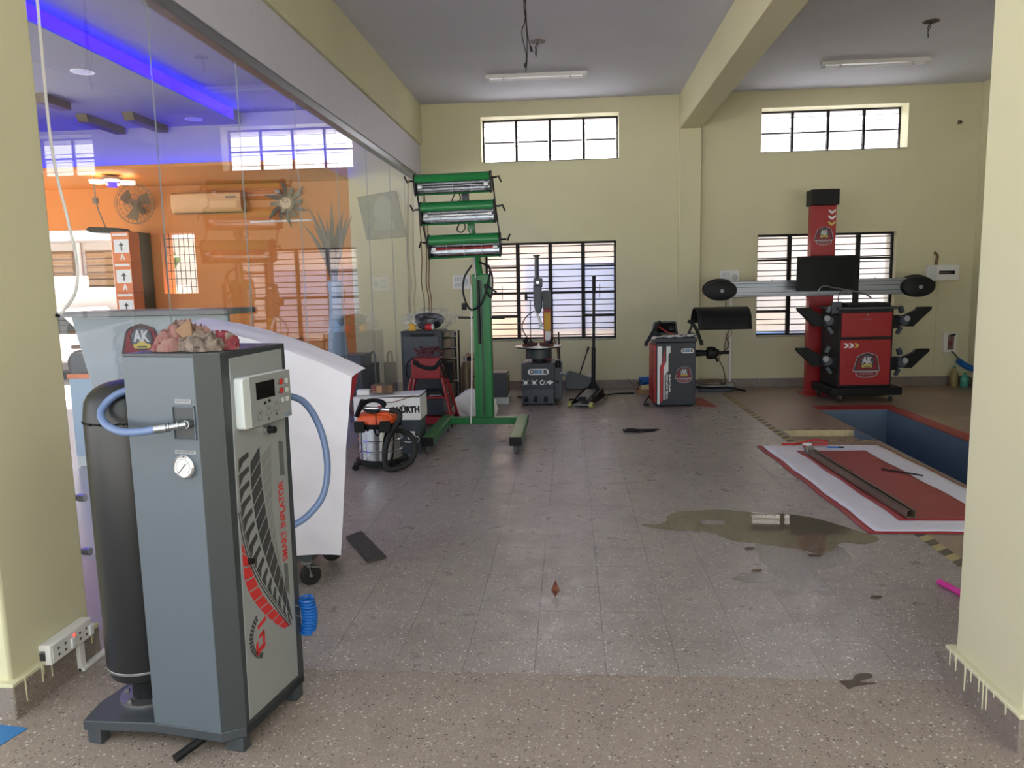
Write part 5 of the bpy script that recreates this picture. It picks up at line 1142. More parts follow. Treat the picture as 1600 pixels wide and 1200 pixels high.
tag(M().prism([(2.24, 7.42), (2.55, 7.40), (2.50, 7.50), (2.24, 7.52)], ((0, 0, 0), (1, 0, 0), (0, 1, 0)), -0.0645, -0.060).o('paper_sheet', 'paper'), 'white paper sheet lying in the shallow floor recess', 'paper')

# ================================================================== WATER, STAINS, LITTER
FLT = ((0, 0, 0), (1, 0, 0), (0, 1, 0))
def outline(P, k=4, amp=0.012):
    n = len(P); out = []
    for i in range(n):
        p0, p1, p2, p3 = (Vector((*P[(i+j) % n], 0)) for j in (-1, 0, 1, 2))
        for q in range(k):
            t = q/k; p = 0.5*((2*p1)+(p2-p0)*t+(2*p0-5*p1+4*p2-p3)*t*t+(3*p1-p0-3*p2+p3)*t*t*t)
            out.append((p.x+amp*noise.noise((p.x*14, p.y*14, 0)), p.y+amp*noise.noise((p.x*14, p.y*14, 9))))
    return out
def flatpoly(name, P, z, material, hole=None):
    bm_ = bmesh.new()
    def ring(Q):
        vs = [bm_.verts.new((x, y, z)) for x, y in Q]; return [bm_.edges.new((vs[i], vs[(i+1) % len(vs)])) for i in range(len(vs))]
    ed = ring(P)+(ring(hole) if hole else [])
    bmesh.ops.triangle_fill(bm_, use_beauty=True, use_dissolve=False, edges=ed)
    bmesh.ops.recalc_face_normals(bm_, faces=bm_.faces)
    if bm_.faces and sum(f.normal.z for f in bm_.faces) < 0: bmesh.ops.reverse_faces(bm_, faces=bm_.faces)
    me = bpy.data.meshes.new(name); bm_.to_mesh(me); bm_.free(); me.materials.append(MATS[material])
    ob = bpy.data.objects.new(name, me); COL.objects.link(ob); return ob
pud = [(0.437, 4.735), (0.532, 4.745), (0.60, 4.80), (0.667, 4.995), (0.855, 5.045), (1.017, 5.065), (1.179, 5.018), (1.446, 4.962), (1.604, 4.849), (1.734, 4.648), (1.827, 4.498), (1.702, 4.39), (1.589, 4.418), (1.503, 4.307), (1.405, 4.228), (1.296, 4.304), (1.085, 4.392), (0.946, 4.446), (0.846, 4.596), (0.613, 4.634), (0.485, 4.692)]
isl = [(0.842, 4.835), (0.973, 4.838), (0.963, 4.754), (0.833, 4.752)]
tag(flatpoly('water_puddle', outline(pud), 0.0016, 'puddle_water', outline(isl, 4, 0.004)), 'still puddle of dirty water reflecting the window in front of the banner', 'puddle')
tag(flatpoly('damp_patch', outline([(1.088, 4.403), (1.308, 4.304), (1.405, 4.228), (1.55, 4.36), (1.538, 4.136), (1.429, 4.053), (1.333, 4.004), (1.221, 3.824), (1.097, 3.657), (1.059, 3.709), (1.062, 3.878), (1.044, 4.03)], 4, 0.03), 0.0008, 'damp'), 'damp grey patch spreading on the floor in front of the puddle', 'stain')
tag(flatpoly('oil_spot', outline([(1.023, 2.834), (1.075, 2.844), (1.107, 2.886), (1.16, 2.897), (1.156, 2.863), (1.102, 2.829), (1.164, 2.824), (1.074, 2.797), (1.041, 2.772), (1.034, 2.795)], 3, 0.006), 0.0009, 'oil_spot'), 'small dark oily spot on the floor near the right pillar', 'stain')
tag(flatpoly('wet_spot', outline([(0.83, 3.86), (0.90, 3.93), (1.0, 3.90), (1.06, 3.84), (0.96, 3.80), (0.88, 3.80)], 3, 0.02), 0.0008, 'damp'), 'small wet spot left of the damp patch on the floor', 'stain')
lf = thing('dry_leaf', 'small curled brown dry leaf lying in the middle of the floor', 'leaf', (-0.088, 3.62, 0))
M().grid(lambda u, v: (0.022*(u-0.5)*2*sin(pi*min(v+0.12, 1)), 0.035*(v-0.5)*2, 0.006+0.05*v*v+0.03*abs(u-0.5)+0.006*sin(9*v)), 8, 10).o('leaf_blade', 'rust', lf, solid=0.001, ang=80)
M().cyl((0, -0.045, 0.004), (0, 0.03, 0.03), 0.0015, n=6).o('leaf_stem', 'dark_wood', lf)
tag(M().cyl((1.845, 3.80, 0.016), (1.93, 3.45, 0.016), 0.016, n=14).o('pink_pipe', 'pink'), 'bright pink plastic tube poking out from behind the right pillar', 'tube')
random.seed(12)
for i, (x, y, lab) in enumerate(((1.02, 4.30, 'dark leaf scrap at the near edge of the puddle left side'), (1.36, 4.20, 'thin dark twig at the near edge of the puddle'), (0.98, 3.96, 'tiny dark chip above the small wet spot'), (1.47, 3.63, 'tiny dark splinter on the floor right of the damp patch'))):
    s_ = 0.03+0.01*(i == 1); tag(M().prism([(x-s_, y-0.008), (x-s_*0.3, y+0.012), (x+s_, y+0.004), (x+s_*0.4, y-0.010)], FLT, 0.002, 0.008).o('floor_scrap', 'dark_wood', bevel=0.001), lab, 'scrap')
# ================================================================== CEILING
def batten(x0, x1, y, label):
    t = thing('ceiling_light', label, 'ceiling light', ((x0+x1)/2, y, CZ), 0, 'unlit tube lights on the ceiling'); w = x1-x0
    M().box(-w/2, w/2, -0.03, 0.03, -0.045, 0.0).o('batten', 'white_plastic', t, bevel=0.005)
    M().cyl((-w/2+0.03, 0, -0.065), (w/2-0.03, 0, -0.065), 0.014, n=14).o('tube', 'tube_white', t)
    for s_ in (-1, 1): M().box(s_*(w/2-0.03)-0.02, s_*(w/2-0.03)+0.02, -0.022, 0.022, -0.085, -0.04).o('end_holder', 'pale_plastic', t, bevel=0.004)
    for q in (-0.16, 0.17): M().box(q*w*2-0.012, q*w*2+0.012, -0.018, 0.018, -0.083, -0.04).o('clip', 'pale_plastic', t, bevel=0.002)
batten(-1.01, 0.24, 9.72, 'unlit white tube light on the ceiling above the middle window')
batten(3.04, 4.30, 9.75, 'unlit white tube light on the ceiling above the right window')
def jbox(x, y, label):
    t = thing('ceiling_box', label, 'junction box', (x, y, CZ))
    M().lathe([(0.055, -0.002), (0.08, -0.004), (0.08, 0.0)], 24).o('box_ring', 'wire_brown', t); M().cyl((0, 0, -0.0045), (0, 0, -0.002), 0.062, n=24).o('box_hole', 'black', t)
    for a in (0, 1): M().tube(smooth_path([(0.0, 0, -0.004), (-0.01-0.02*a, 0.0, -0.06), (-0.03+0.015*a, 0.01, -0.10), (-0.025, 0, -0.14-0.02*a)], 5), 0.004, 6).o('loose_wire', 'frame_black', t)
jbox(-0.31, 8.5, 'open round ceiling junction box beside the hanging wires')
jbox(3.71, 8.43, 'open round ceiling junction box above the right hand bay')
hw = thing('hanging_wires', 'bunch of twisted black wires hanging from the ceiling in front of the tube light', 'wire', (-0.34, 6.4, CZ))
M().tube(smooth_path([(0, 0, 0), (0.01, 0, -0.2), (0.0, 0, -0.35), (0.012, 0, -0.48), (0.02, 0, -0.60), (0.015, 0, -0.78), (0.005, 0, -0.86)], 6), 0.0045, 7).o('wire', 'frame_black', hw)
M().tube(smooth_path([(0.008, 0.005, 0), (0.0, 0, -0.18), (0.012, 0, -0.36), (0.002, 0, -0.48), (-0.022, 0, -0.56), (0.0, 0, -0.68), (0.012, 0, -0.74), (0.002, 0, -0.83)], 6), 0.004, 7).o('wire', 'frame_black', hw)
M().tube(smooth_path([(-0.006, 0.0, 0), (0.008, 0, -0.16), (0.016, 0, -0.46), (0.028, 0, -0.60), (0.05, 0, -0.68), (0.055, 0, -0.70)], 6), 0.004, 7).o('wire', 'frame_black', hw)
M().cyl((0.046, 0, -0.67), (0.058, 0, -0.71), 0.009, n=8).o('wire_end', 'black', hw); M().cyl((0.0, 0, -0.80), (0.0, 0, -0.83), 0.008, n=8).o('wire_end', 'black', hw)

# ================================================================== WALL FITTINGS
def switchboard(x0, x1, z0, z1, label, blank_left=True):
    t = thing('switch_board', label, 'switch board', ((x0+x1)/2, BW, z0)); w = x1-x0; h = z1-z0
    M().box(-w/2, w/2, -0.035, 0.0, 0, h).o('plate', 'white_plastic', t, bevel=0.006)
    for i in range(3):
        for j in range(2): M().box(-w*0.42+i*w*0.14, -w*0.42+i*w*0.14+w*0.11, -0.042, -0.034, h*(0.15+0.42*j), h*(0.15+0.42*j)+h*0.28).o('switch', 'pale_plastic', t, bevel=0.003)
    M().prism(ell(w*0.25, h*0.5, w*0.14, h*0.28, 20), ((0, -0.035, 0), (1, 0, 0), (0, 0, 1)), 0, 0.004).o('socket', 'pale_plastic', t)
    for a, b in ((-0.02, 0.0), (0.02, 0.0), (0, 0.025)): M().cyl((w*0.25+a, -0.039, h*0.5+b), (w*0.25+a, -0.0405, h*0.5+b), 0.005, n=8).o('pin_hole', 'black', t)
switchboard(-1.70, -1.45, 1.49, 1.70, 'white switch board on the back wall behind the green lamp')
switchboard(2.14, 2.41, 1.48, 1.68, 'white switch board on the wall above the left camera pod')
t = thing('wall_socket', 'small white socket low on the back wall behind the dustpan', 'socket', (0.30, BW, 0.12)); M().box(-0.05, 0.05, -0.02, 0, 0.0, 0.10).o('plate', 'white_plastic', t, bevel=0.004); M().box(-0.02, 0.02, -0.023, -0.019, 0.03, 0.07).o('socket_face', 'pale_plastic', t)
t = thing('distribution_box', 'white electrical distribution box on the back wall right of the window', 'fuse box', (5.175, BW, 1.475))
M().box(-0.21, 0.21, -0.08, 0, 0, 0.215).o('box_case', 'white_plastic', t, bevel=0.006)
M().box(-0.205, -0.09, -0.083, -0.078, 0.01, 0.205).o('box_door', 'pale_plastic', t, bevel=0.003)
bw_ = M().box(-0.06, 0.15, -0.083, -0.079, 0.085, 0.135).o('breaker_window', 'black', t)
for i in range(5): M().box(-0.05+0.03*i, -0.03+0.03*i, -0.088, -0.082, 0.095, 0.118).o('breaker', 'cage_grey', bw_)
t = thing('conduit_elbow', 'rusty brown conduit pipe running behind the distribution box', 'pipe', (5.06, BW-0.03, 1.3))
M().tube(smooth_path([(0.0, 0, 0.56), (0.02, 0, 0.55), (0.045, 0, 0.51), (0.038, 0, 0.45), (0.035, 0, 0.392)], 6), 0.018, 10).o('pipe_run', 'wood', t)
M().tube(smooth_path([(0.02, 0, 0.173), (0.02, 0, 0.12), (0.0, 0, 0.05), (-0.05, 0, 0.01)], 6), 0.018, 10).o('pipe_run', 'wood', t)
t = thing('hose_board', 'white board with an air hose outlet low on the back wall at right', 'outlet board', (5.33, BW, 0.465))
M().box(-0.085, 0.085, -0.045, 0, 0, 0.28).o('board', 'white_plastic', t, bevel=0.004)
M().box(-0.03, 0.05, -0.052, -0.044, 0.04, 0.25).o('outlet_label', 'rag_pink', t); M().cyl((0.0, -0.05, 0.24), (0.06, -0.06, 0.255), 0.014, n=10).o('outlet_valve', 'frame_black', t)
M().tube(smooth_path([(0.02, -0.05, 0.02), (0.06, -0.07, -0.02), (0.09, -0.09, -0.08), (0.10, -0.10, -0.12)], 6), 0.010, 8).o('outlet_lead', 'dark_grey', t)
hp = []
for i in range(16*10): tt = i/10*2*pi; f = i/160; hp.append((0.09+0.24*f+0.03*cos(tt)*0.6, -0.10+0.028*sin(tt)-0.06*f, -0.10-0.25*f+0.12*f*f*1.0+0.03*cos(tt)))
M().tube(hp, 0.009, 7).o('coil_hose', 'coil_blue', t)
t = thing('wall_conduit', 'white plastic conduit with loose brown wires down the wall beside the balancer', 'conduit', (2.30, BW, 0.08))
M().box(-0.014, 0.014, -0.024, 0, 0, 1.42).o('duct', 'white_plastic', t, bevel=0.003)
M().tube(smooth_path([(-0.07, -0.03, 1.40), (-0.07, -0.03, 1.0), (-0.02, -0.05, 0.78), (-0.06, -0.05, 0.66), (-0.03, -0.05, 0.52), (-0.16, -0.05, 0.36), (-0.10, -0.05, 0.2), (-0.06, -0.05, 0.02)], 6), 0.007, 7).o('loose_wire', 'wire_brown', t)
M().tube(smooth_path([(-0.02, -0.03, 0.8), (0.01, -0.05, 0.7), (-0.07, -0.05, 0.6), (-0.09, -0.05, 0.45), (-0.12, -0.05, 0.40)], 6), 0.005, 7).o('loose_wire', 'wire_brown', t)
struct(M().box(5.135, 5.15, BW-0.012, BW, 0.13, 1.47).o('trim_3', 'wall_paint', bevel=0.002))
t = thing('wall_hook', 'small dark bracket on the wall high up at right', 'bracket', (5.31, BW, 3.58)); M().box(-0.02, 0.02, -0.03, 0, 0, 0.05).o('bracket_body', 'cage_grey', t, bevel=0.004); M().cyl((0.01, -0.03, 0.02), (0.01, -0.05, 0.02), 0.012, n=8).o('bracket_stud', 'frame_black', t)
for i, (x, y, c, lab, s_) in enumerate(((5.36, 10.95, 'oil_bottle', 'murky plastic bottle on the floor in the far right corner', 1.0), (5.46, 10.86, 'clear_bottle_green', 'crushed green plastic bottle on the floor in the far right corner', 0.72))):
    t = thing('plastic_bottle', lab, 'bottle', (x, y, 0))
    M().lathe([(0.05, 0.0), (0.055, 0.02), (0.052, 0.10*s_), (0.056, 0.16*s_), (0.045, 0.20*s_), (0.018, 0.24*s_), (0.016, 0.26*s_)], 20).o('bottle_body', c, t); M().cyl((0, 0, 0.26*s_), (0, 0, 0.28*s_), 0.019, n=12).o('cap', 'clear_bottle_green', t)

# wires down the corner by the glass wall
t = thing('corner_wires', 'loose brown wires hanging down the corner beside the glass wall', 'wire', (-2.1, BW-0.02, 1.1))
for k, (dx_, y0) in enumerate(((0.0, 0.0), (0.06, -0.12), (-0.005, -0.34))):
    M().tube(smooth_path([(dx_*0.3-0.01, y0*0.9, 2.05-0.05*k), (dx_, y0, 1.5), (dx_+0.02, y0, 0.9), (dx_-0.0, y0, 0.5), (dx_+0.03, y0, 0.25), (dx_+0.02, y0, 0.0)], 6), 0.007, 7).o('wire', 'wire_brown', t)

# ================================================================== LEFT PILLAR FITTINGS
t = thing('extension_socket', 'white double power socket box on the left pillar above the skirting', 'socket', (-2.069, 2.76, 0.12), 0)
M().box(0.0, 0.05, -0.145, 0.115, 0.0, 0.082).o('socket_case', 'white_plastic', t, bevel=0.005)
M().box(0.05, 0.053, -0.135, 0.108, 0.006, 0.076).o('face_plate', 'white_plastic', t, bevel=0.002)
for y in (-0.10, -0.06, 0.03, 0.07):
    for dz in (0.026, 0.052): M().cyl((0.053, y, dz), (0.0536, y, dz), 0.006, n=8).o('pin_hole', 'print_dark', t)
for y in (-0.02, 0.095): M().box(0.053, 0.062, y-0.012, y+0.012, 0.012, 0.055).o('rocker_switch', 'white', t, bevel=0.003)
M().cyl((0.053, -0.005, 0.06), (0.055, -0.005, 0.06), 0.005, n=10).o('neon', 'led_red', t)
M().box(0.005, 0.03, -0.146, -0.1455, 0.02, 0.05).o('vent', 'print_dark', t)
for i in range(4): M().box(0.008+0.006*i, 0.011+0.006*i, -0.147, -0.145, 0.02, 0.06).o('vent_slot', 'print_dark', t)
t = thing('cable_duct', 'white plastic cable duct from the socket down to the floor along the skirting', 'duct', (-2.045, 2.81, 0))
M().box(0.0, 0.018, -0.016, 0.016, 0.0, 0.122).o('duct_drop', 'white_plastic', t, bevel=0.002)
M().box(0.002, 0.03, -0.016, 0.28, 0.0, 0.016).o('duct_run', 'white_plastic', t, bevel=0.002)
t = thing('pillar_cable', 'white cable hanging in a curve down the far edge of the left pillar', 'cable', (-2.1, 3.0, 0))
M().tube(smooth_path([(0.0, 0.03, 3.2), (0.0, 0.03, 2.7), (-0.0, 0.03, 2.15), (0.02, 0.06, 1.85), (0.02, 0.09, 1.68), (0.03, 0.05, 1.56), (0.045, -0.06, 1.48), (0.042, -0.09, 1.465)], 8), 0.006, 8).o('cable_run', 'white_plastic', t)
M().cyl((0.034, -0.092, 1.465), (0.048, -0.092, 1.462), 0.006, n=8).o('cable_end', 'black', t)
for z, lab in ((0.66, 'upper of two grey pipe stubs sticking out behind the left pillar'), (0.415, 'lower of two grey pipe stubs sticking out behind the left pillar')):
    t = thing('pipe_stub', lab, 'pipe', (-2.19, 3.08, z), 0, 'pipe stubs behind the left pillar')
    M().cyl((-0.06, -0.1495, 0), (-0.06, 0.0, 0), 0.014, n=12).o('pipe_root', 'zinc', t); M().cyl((-0.06, 0, 0), (0.055, -0.01, 0.0), 0.013, n=14).o('stub', 'zinc', t); M().cyl((0.03, -0.008, 0), (0.06, -0.0105, 0), 0.018, n=8).o('nut', 'brushed', t)
tag(M().prism([(-2.35, 2.22), (-1.99, 2.285), (-1.965, 2.395), (-2.08, 2.41), (-2.35, 2.42)], FLT, -0.001, 0.002).o('blue_sheet', 'blue_tarp'), 'edge of a blue plastic sheet on the ground at the left pillar foot', 'sheet')

# ================================================================== OFFICE BEHIND THE GLASS
led = thing('led_strip', 'bright blue LED strip along the step of the office ceiling', 'light strip', (-4.75, 0, 3.95))
M().box(0.002, 0.014, 2.5, 10.8, 0.02, 0.15).o('diffuser', 'led_blue', led)
led2 = thing('led_strip', 'blue LED strip on top of the orange ledge lighting the upper office wall', 'light strip', (-6.1, 10.9, 3.14))
M().box(-2.8, 2.8, -0.02, 0.02, 0.0, 0.03).o('diffuser', 'led_blue_strong', led2)
def downlight(x, y, lab):
    t = thing('downlight', lab, 'ceiling light', (x, y, 3.95)); M().lathe([(0.09, 0.0), (0.12, -0.006), (0.12, 0.0)], 26).o('trim_ring', 'white', t); M().cyl((0, 0, -0.003), (0, 0, -0.001), 0.09, n=24).o('lens', 'pale_plastic', t)
downlight(-5.28, 8.25, 'round recessed downlight in the office ceiling left of the blue strip')
downlight(-5.25, 10.66, 'round recessed downlight in the office ceiling near its far end')
for x, y0, y1, lab in ((-6.35, 9.0, 9.5, 'short thick dark wooden rafter at the left of the office ceiling'), (-6.55, 10.1, 11.0, 'dark wooden rafter on the office ceiling, left one of two alike'), (-5.9, 10.1, 11.0, 'dark wooden rafter on the office ceiling, right one of two alike')):
    tag(M().prism([(y0, 0.0), (y0+0.05, -0.10), (y1, -0.10), (y1, 0.0)], ((x-0.07, 0, 3.95), (0, 1, 0), (0, 0, 1)), 0, 0.15).o('ceiling_rafter', 'dark_wood', bevel=0.004), lab, 'rafter')
cn = thing('reception_counter', 'grey reception counter with a badge on its front behind the glass', 'counter', (-3.65, 6.3, 0))
M().box(-0.74, 0.76, -0.08, 0.50, 1.345, 1.395).o('counter_top', 'counter_top', cn, bevel=0.006)
M().prism([(-0.69, 1.345), (-0.56, 0.75), (-0.50, 0.0), (0.70, 0.0), (0.72, 1.345)], ((0, 0.02, 0), (1, 0, 0), (0, 0, 1)), -0.03, 0.02).o('front_slab', 'counter_stone', cn, bevel=0.004)
M().box(-0.80, 0.68, 0.05, 0.45, 0.10, 0.80).o('lower_cabinet', 'counter_panel', cn, bevel=0.004)
M().box(-0.80, 0.68, 0.06, 0.44, 0.0, 0.10).o('plinth', 'pale_plastic', cn)
M().box(-0.82, 0.70, 0.05, 0.46, 0.80, 0.84).o('desk_top', 'carton_orange', cn, bevel=0.003)
M().box(-0.80, -0.55, 0.10, 0.44, 0.84, 1.02).o('desk_drawer', 'dark_grey', cn, bevel=0.004)
for k in range(2): M().box(-0.80, -0.45, 0.12, 0.44, 1.06+0.13*k, 1.09+0.13*k).o('shelf', 'wood', cn)
emblem(cn, ((-0.07, 0.0, 0.91), (1, 0, 0), (0, 0, 1)), 0.40)
struct(M().box(-9.0, -3.2, 9.4, BW, 3.10, 3.14).o('ceiling_soffit', 'orange_paint', bevel=0.004))
lp = thing('petal_lamp', 'ceiling lamp with six glowing white petals hanging in the orange office', 'lamp', (-6.06, 9.9, 2.93))
M().cyl((0, 0, 0.12), (0, 0, 0.17), 0.05, n=10).o('stem', 'fan_dark', lp); M().lathe([(0.13, 0.09), (0.13, 0.14), (0.05, 0.16)], 20).o('hub', 'fan_dark', lp)
for i in range(6): tt = i*pi/3; q = M().lathe([(1.0, 0.0), (0.9, -0.015), (0.0, -0.02)], 20); q.v = [(0.21*cos(tt)+v_[0]*0.095, 0.21*sin(tt)+v_[1]*0.095, 0.085+v_[2]) for v_ in q.v]; q.o('petal', 'lamp_white', lp)
M().lathe([(0.06, 0.09), (0.06, 0.02), (0.0, 0.015)], 18).o('led_reflection', 'led_blue', lp)  # glowing blue piece stands for LED light reflected in the lamp's middle
fn_ = thing('wall_fan', 'round caged wall fan on the orange office wall', 'fan', (-6.33, BW-0.16, 2.83))
m = M()
for r_ in (0.28, 0.21, 0.14, 0.07): m.tube([(r_*cos(i*2*pi/28), -0.12, r_*sin(i*2*pi/28)) for i in range(28)], 0.004, 6, closed=True)
m.tube([(0.285*cos(i*2*pi/28), -0.06, 0.285*sin(i*2*pi/28)) for i in range(28)], 0.006, 6, closed=True)
for i in range(24): tt = i*2*pi/24; m.tube([(0.03*cos(tt), -0.13, 0.03*sin(tt)), (0.285*cos(tt), -0.06, 0.285*sin(tt)), (0.10*cos(tt), 0.0, 0.10*sin(tt))], 0.0025, 5)
m.o('cage', 'cage_grey', fn_)
for i in range(3):
    tt = i*2*pi/3+0.4; M().prism([(0.03*cos(tt), 0.03*sin(tt)), (0.24*cos(tt-0.5), 0.24*sin(tt-0.5)), (0.25*cos(tt+0.3), 0.25*sin(tt+0.3)), (0.12*cos(tt+0.7), 0.12*sin(tt+0.7))], ((0, -0.07, 0), (1, 0, 0), (0, 0.12, 1)), 0, 0.006).o('blade', 'fan_dark', fn_)
M().cyl((0, 0.02, 0), (0, -0.09, 0), 0.07, 0.05, n=18).o('motor', 'fan_dark', fn_); M().bar((0, 0.02, -0.02), (0, 0.16, -0.10), 0.06, 0.06).o('wall_arm', 'fan_dark', fn_)
a_ = thing('air_conditioner', 'long wall air conditioner on the orange office wall right of the fan', 'air conditioner', (-5.27, BW, 2.68))
M().prism([(0, 0.0), (-0.17, 0.0), (-0.215, 0.08), (-0.215, 0.27), (-0.17, 0.30), (0, 0.30)], ((-0.53, 0, 0), (0, 1, 0), (0, 0, 1)), 0, 1.06).o('unit_case', 'ac_body', a_, bevel=0.008); M().box(-0.50, 0.50, -0.195, -0.12, -0.006, 0.004).o('louvre', 'dark_wood', a_); M().box(0.30, 0.46, -0.219, -0.213, 0.20, 0.225).o('maker_badge', 'cage_grey', a_)
t = thing('wall_tube_light', 'white tube light fixed to the orange wall under the sun clock', 'wall light', (-4.23, BW, 2.53)); M().box(-0.47, 0.47, -0.03, 0, 0, 0.03).o('batten', 'white_plastic', t, bevel=0.003); M().cyl((-0.45, -0.045, 0.015), (0.45, -0.045, 0.015), 0.014, n=10).o('tube', 'tube_white', t)
sc_ = thing('sun_clock', 'dark sunburst wall clock on the orange office wall', 'clock', (-4.13, BW-0.04, 2.80))
random.seed(2)
for i in range(12):
    tt = i*pi/6; L_ = 0.36 if i % 2 else 0.25; cu = 0.18
    M().prism([(0.10*cos(tt-0.26), 0.10*sin(tt-0.26)), (0.22*cos(tt-0.10), 0.22*sin(tt-0.10)), (L_*cos(tt+cu), L_*sin(tt+cu)), (0.2*cos(tt+0.2), 0.2*sin(tt+0.2)), (0.10*cos(tt+0.26), 0.10*sin(tt+0.26))], frame((0, 0, 0)), 0, 0.02).o('ray', 'leaf_grey', sc_)
M().cyl((0, 0, 0), (0, -0.03, 0), 0.125, n=28).o('clock_rim', 'cage_grey', sc_); M().cyl((0, -0.03, 0), (0, -0.034, 0), 0.085, n=28).o('clock_face', 'clock_face', sc_)
for a0, L_ in ((0.6, 0.05), (2.4, 0.07)): M().bar((0, -0.037, 0), (L_*cos(a0), -0.037, L_*sin(a0)), 0.008, 0.003, upv=(0, 1, 0)).o('hand', 'black', sc_)
pc = thing('hanging_picture', 'grey framed picture hanging askew on the wall seen through the glass', 'picture', (-2.72, BW-0.012, 2.57))
FP = ((0, 0, 0), (1, 0, 0), (0, 0, 1))
M().prism([(-0.35, 0.285), (0.225, 0.36), (0.355, -0.30), (-0.235, -0.335)], FP, -0.012, 0.02).o('frame', 'picture_grey', pc, bevel=0.004)
M().prism(ell(0.02, 0.08, 0.14, 0.20, 24), FP, 0.02, 0.0215).o('portrait_shape', 'picture_pale', pc, smooth=False); M().prism([(-0.13, -0.20), (0.2, -0.19), (0.17, -0.05), (0.08, 0.0), (-0.04, -0.01), (-0.11, -0.08)], FP, 0.0205, 0.0222).o('portrait_shape', 'picture_pale', pc, smooth=False)
for k in range(5): M().prism([(-0.18, -0.22-0.02*k), (0.28, -0.20-0.02*k), (0.28, -0.207-0.02*k), (-0.18, -0.227-0.02*k)], FP, 0.0222, 0.0228).o('caption_line', 'picture_pale', pc, smooth=False)
vs_ = thing('floor_vase', 'tall white vase with long dried leaves standing in the office', 'vase', (-2.92, 9.3, 0.72))
M().lathe([(0.13, 0.0), (0.115, 0.15), (0.085, 0.5), (0.075, 0.75), (0.09, 0.92), (0.082, 0.92), (0.06, 0.7)], 26).o('vase_body', 'counter_panel', vs_)
random.seed(8)
for i in range(11):
    dx_ = -0.34+0.058*i; L_ = 0.75+0.28*random.random()
    def lfn(u, v, dx_=dx_, L_=L_, i=i):
        w_ = 0.028*sin(pi*min(v*0.95+0.05, 1))+0.003; return (dx_*v*v*1.0+dx_*0.1+(u-0.5)*w_*2, 0.04*sin(i)+0.02*v, 0.85+L_*v-0.10*abs(dx_)*v)
    M().grid(lfn, 3, 14).o('leaf', 'leaf_grey', vs_, solid=0.003)
tag(M().box(-0.5, 0.28, -0.2, 0.25, 0, 0.72).o('side_cabinet', 'counter_top', bevel=0.01), 'low grey side cabinet carrying the tall white vase in the office', 'cabinet').location = (-2.85, 9.3, 0)
for x, lab in ((-3.75, 'brown leather tub chair left of the white vase'),):
    t = thing('tub_chair', lab, 'chair', (x, 9.4, 0)); M().lathe([(0.26, 0.12), (0.30, 0.3), (0.30, 0.42), (0.0, 0.44)], 24).o('seat', 'brown_leather', t)
    def bk(u, v): a0 = radians(-20+220*u); return (0.31*cos(a0), 0.31*sin(a0), 0.3+0.62*v)
    M().grid(bk, 20, 4).o('backrest', 'brown_leather', t, solid=0.05)
    for q in range(4): tt = pi/4+q*pi/2; M().cyl((0.2*cos(tt), 0.2*sin(tt), 0), (0.2*cos(tt), 0.2*sin(tt), 0.14), 0.02, n=10).o('leg', 'dark_wood', t)
names = ('topmost', 'second from the top', 'third from the top', 'fourth from the top', 'fifth from the top', 'lowest')
for k in range(6):
    z = (5-k)*0.388; t = thing('carton', 'orange and white carton in the tall office stack, '+names[k], 'box', (-5.78, 9.62, z), 0, 'stacked orange and white cartons')
    M().box(-0.12, 0.12, -0.12, 0.12, 0, 0.386).o('carton_body', 'carton_orange', t, bevel=0.003)
    lb = M().prism([(-0.09, 0.12), (0.11, 0.12), (0.11, 0.29), (-0.09, 0.29)], frame((0, -0.12, 0)), 0, 0.0015).o('white_label', 'paper', t, smooth=False)
    M().prism([(0.0, 0.15), (0.02, 0.15), (0.02, 0.21), (0.045, 0.21), (0.01, 0.255), (-0.025, 0.21), (0.0, 0.21)], frame((0, -0.12, 0)), 0.0015, 0.0025).o('arrow_mark', 'print_dark', lb, smooth=False)
    M().prism([(-0.02, 0.03), (0.0, 0.03), (0.015, 0.07), (0.03, 0.03), (0.05, 0.03), (0.02, 0.105), (0.01, 0.105)], frame((0, -0.12, 0)), 0, 0.0015).o('carton_mark', 'paper', t, smooth=False)
    M().prism([(-0.10, 0.335), (0.10, 0.335), (0.10, 0.365), (-0.10, 0.365)], frame((0, -0.12, 0)), 0, 0.0015).o('carton_stripe', 'paper', t, smooth=False)
fr_ = thing('display_fridge', 'tall dark glass cabinet against the orange wall behind the counter', 'cabinet', (-6.40, BW-0.21, 0)); M().box(-0.13, 0.14, -0.2, 0.2, 0, 2.42).o('cabinet_case', 'frame_black', fr_, bevel=0.006); M().box(-0.11, 0.12, -0.212, -0.199, 0.1, 2.36).o('glass_door', 'black_gloss', fr_, bevel=0.003)
hs = thing('hanging_screen', 'dark slab hanging on a thin jointed rod in the office', 'screen', (-6.22, 10.0, 2.35)); M().prism([(-0.27, 0.05), (-0.22, 0.085), (0.20, 0.06), (0.25, 0.02), (0.22, -0.01), (-0.20, 0.01)], frame((0, 0, 0)), -0.12, 0.12).o('slab', 'frame_black', hs, bevel=0.008)
M().tube([(-0.05, 0, 0.07), (-0.13, 0, 0.30), (-0.16, 0, 0.45), (-0.16, 0, 0.75)], 0.010, 8).o('rod', 'cage_grey', hs); M().box(-0.19, -0.13, -0.03, 0.03, 0.40, 0.48).o('joint', 'cage_grey', hs, bevel=0.006)

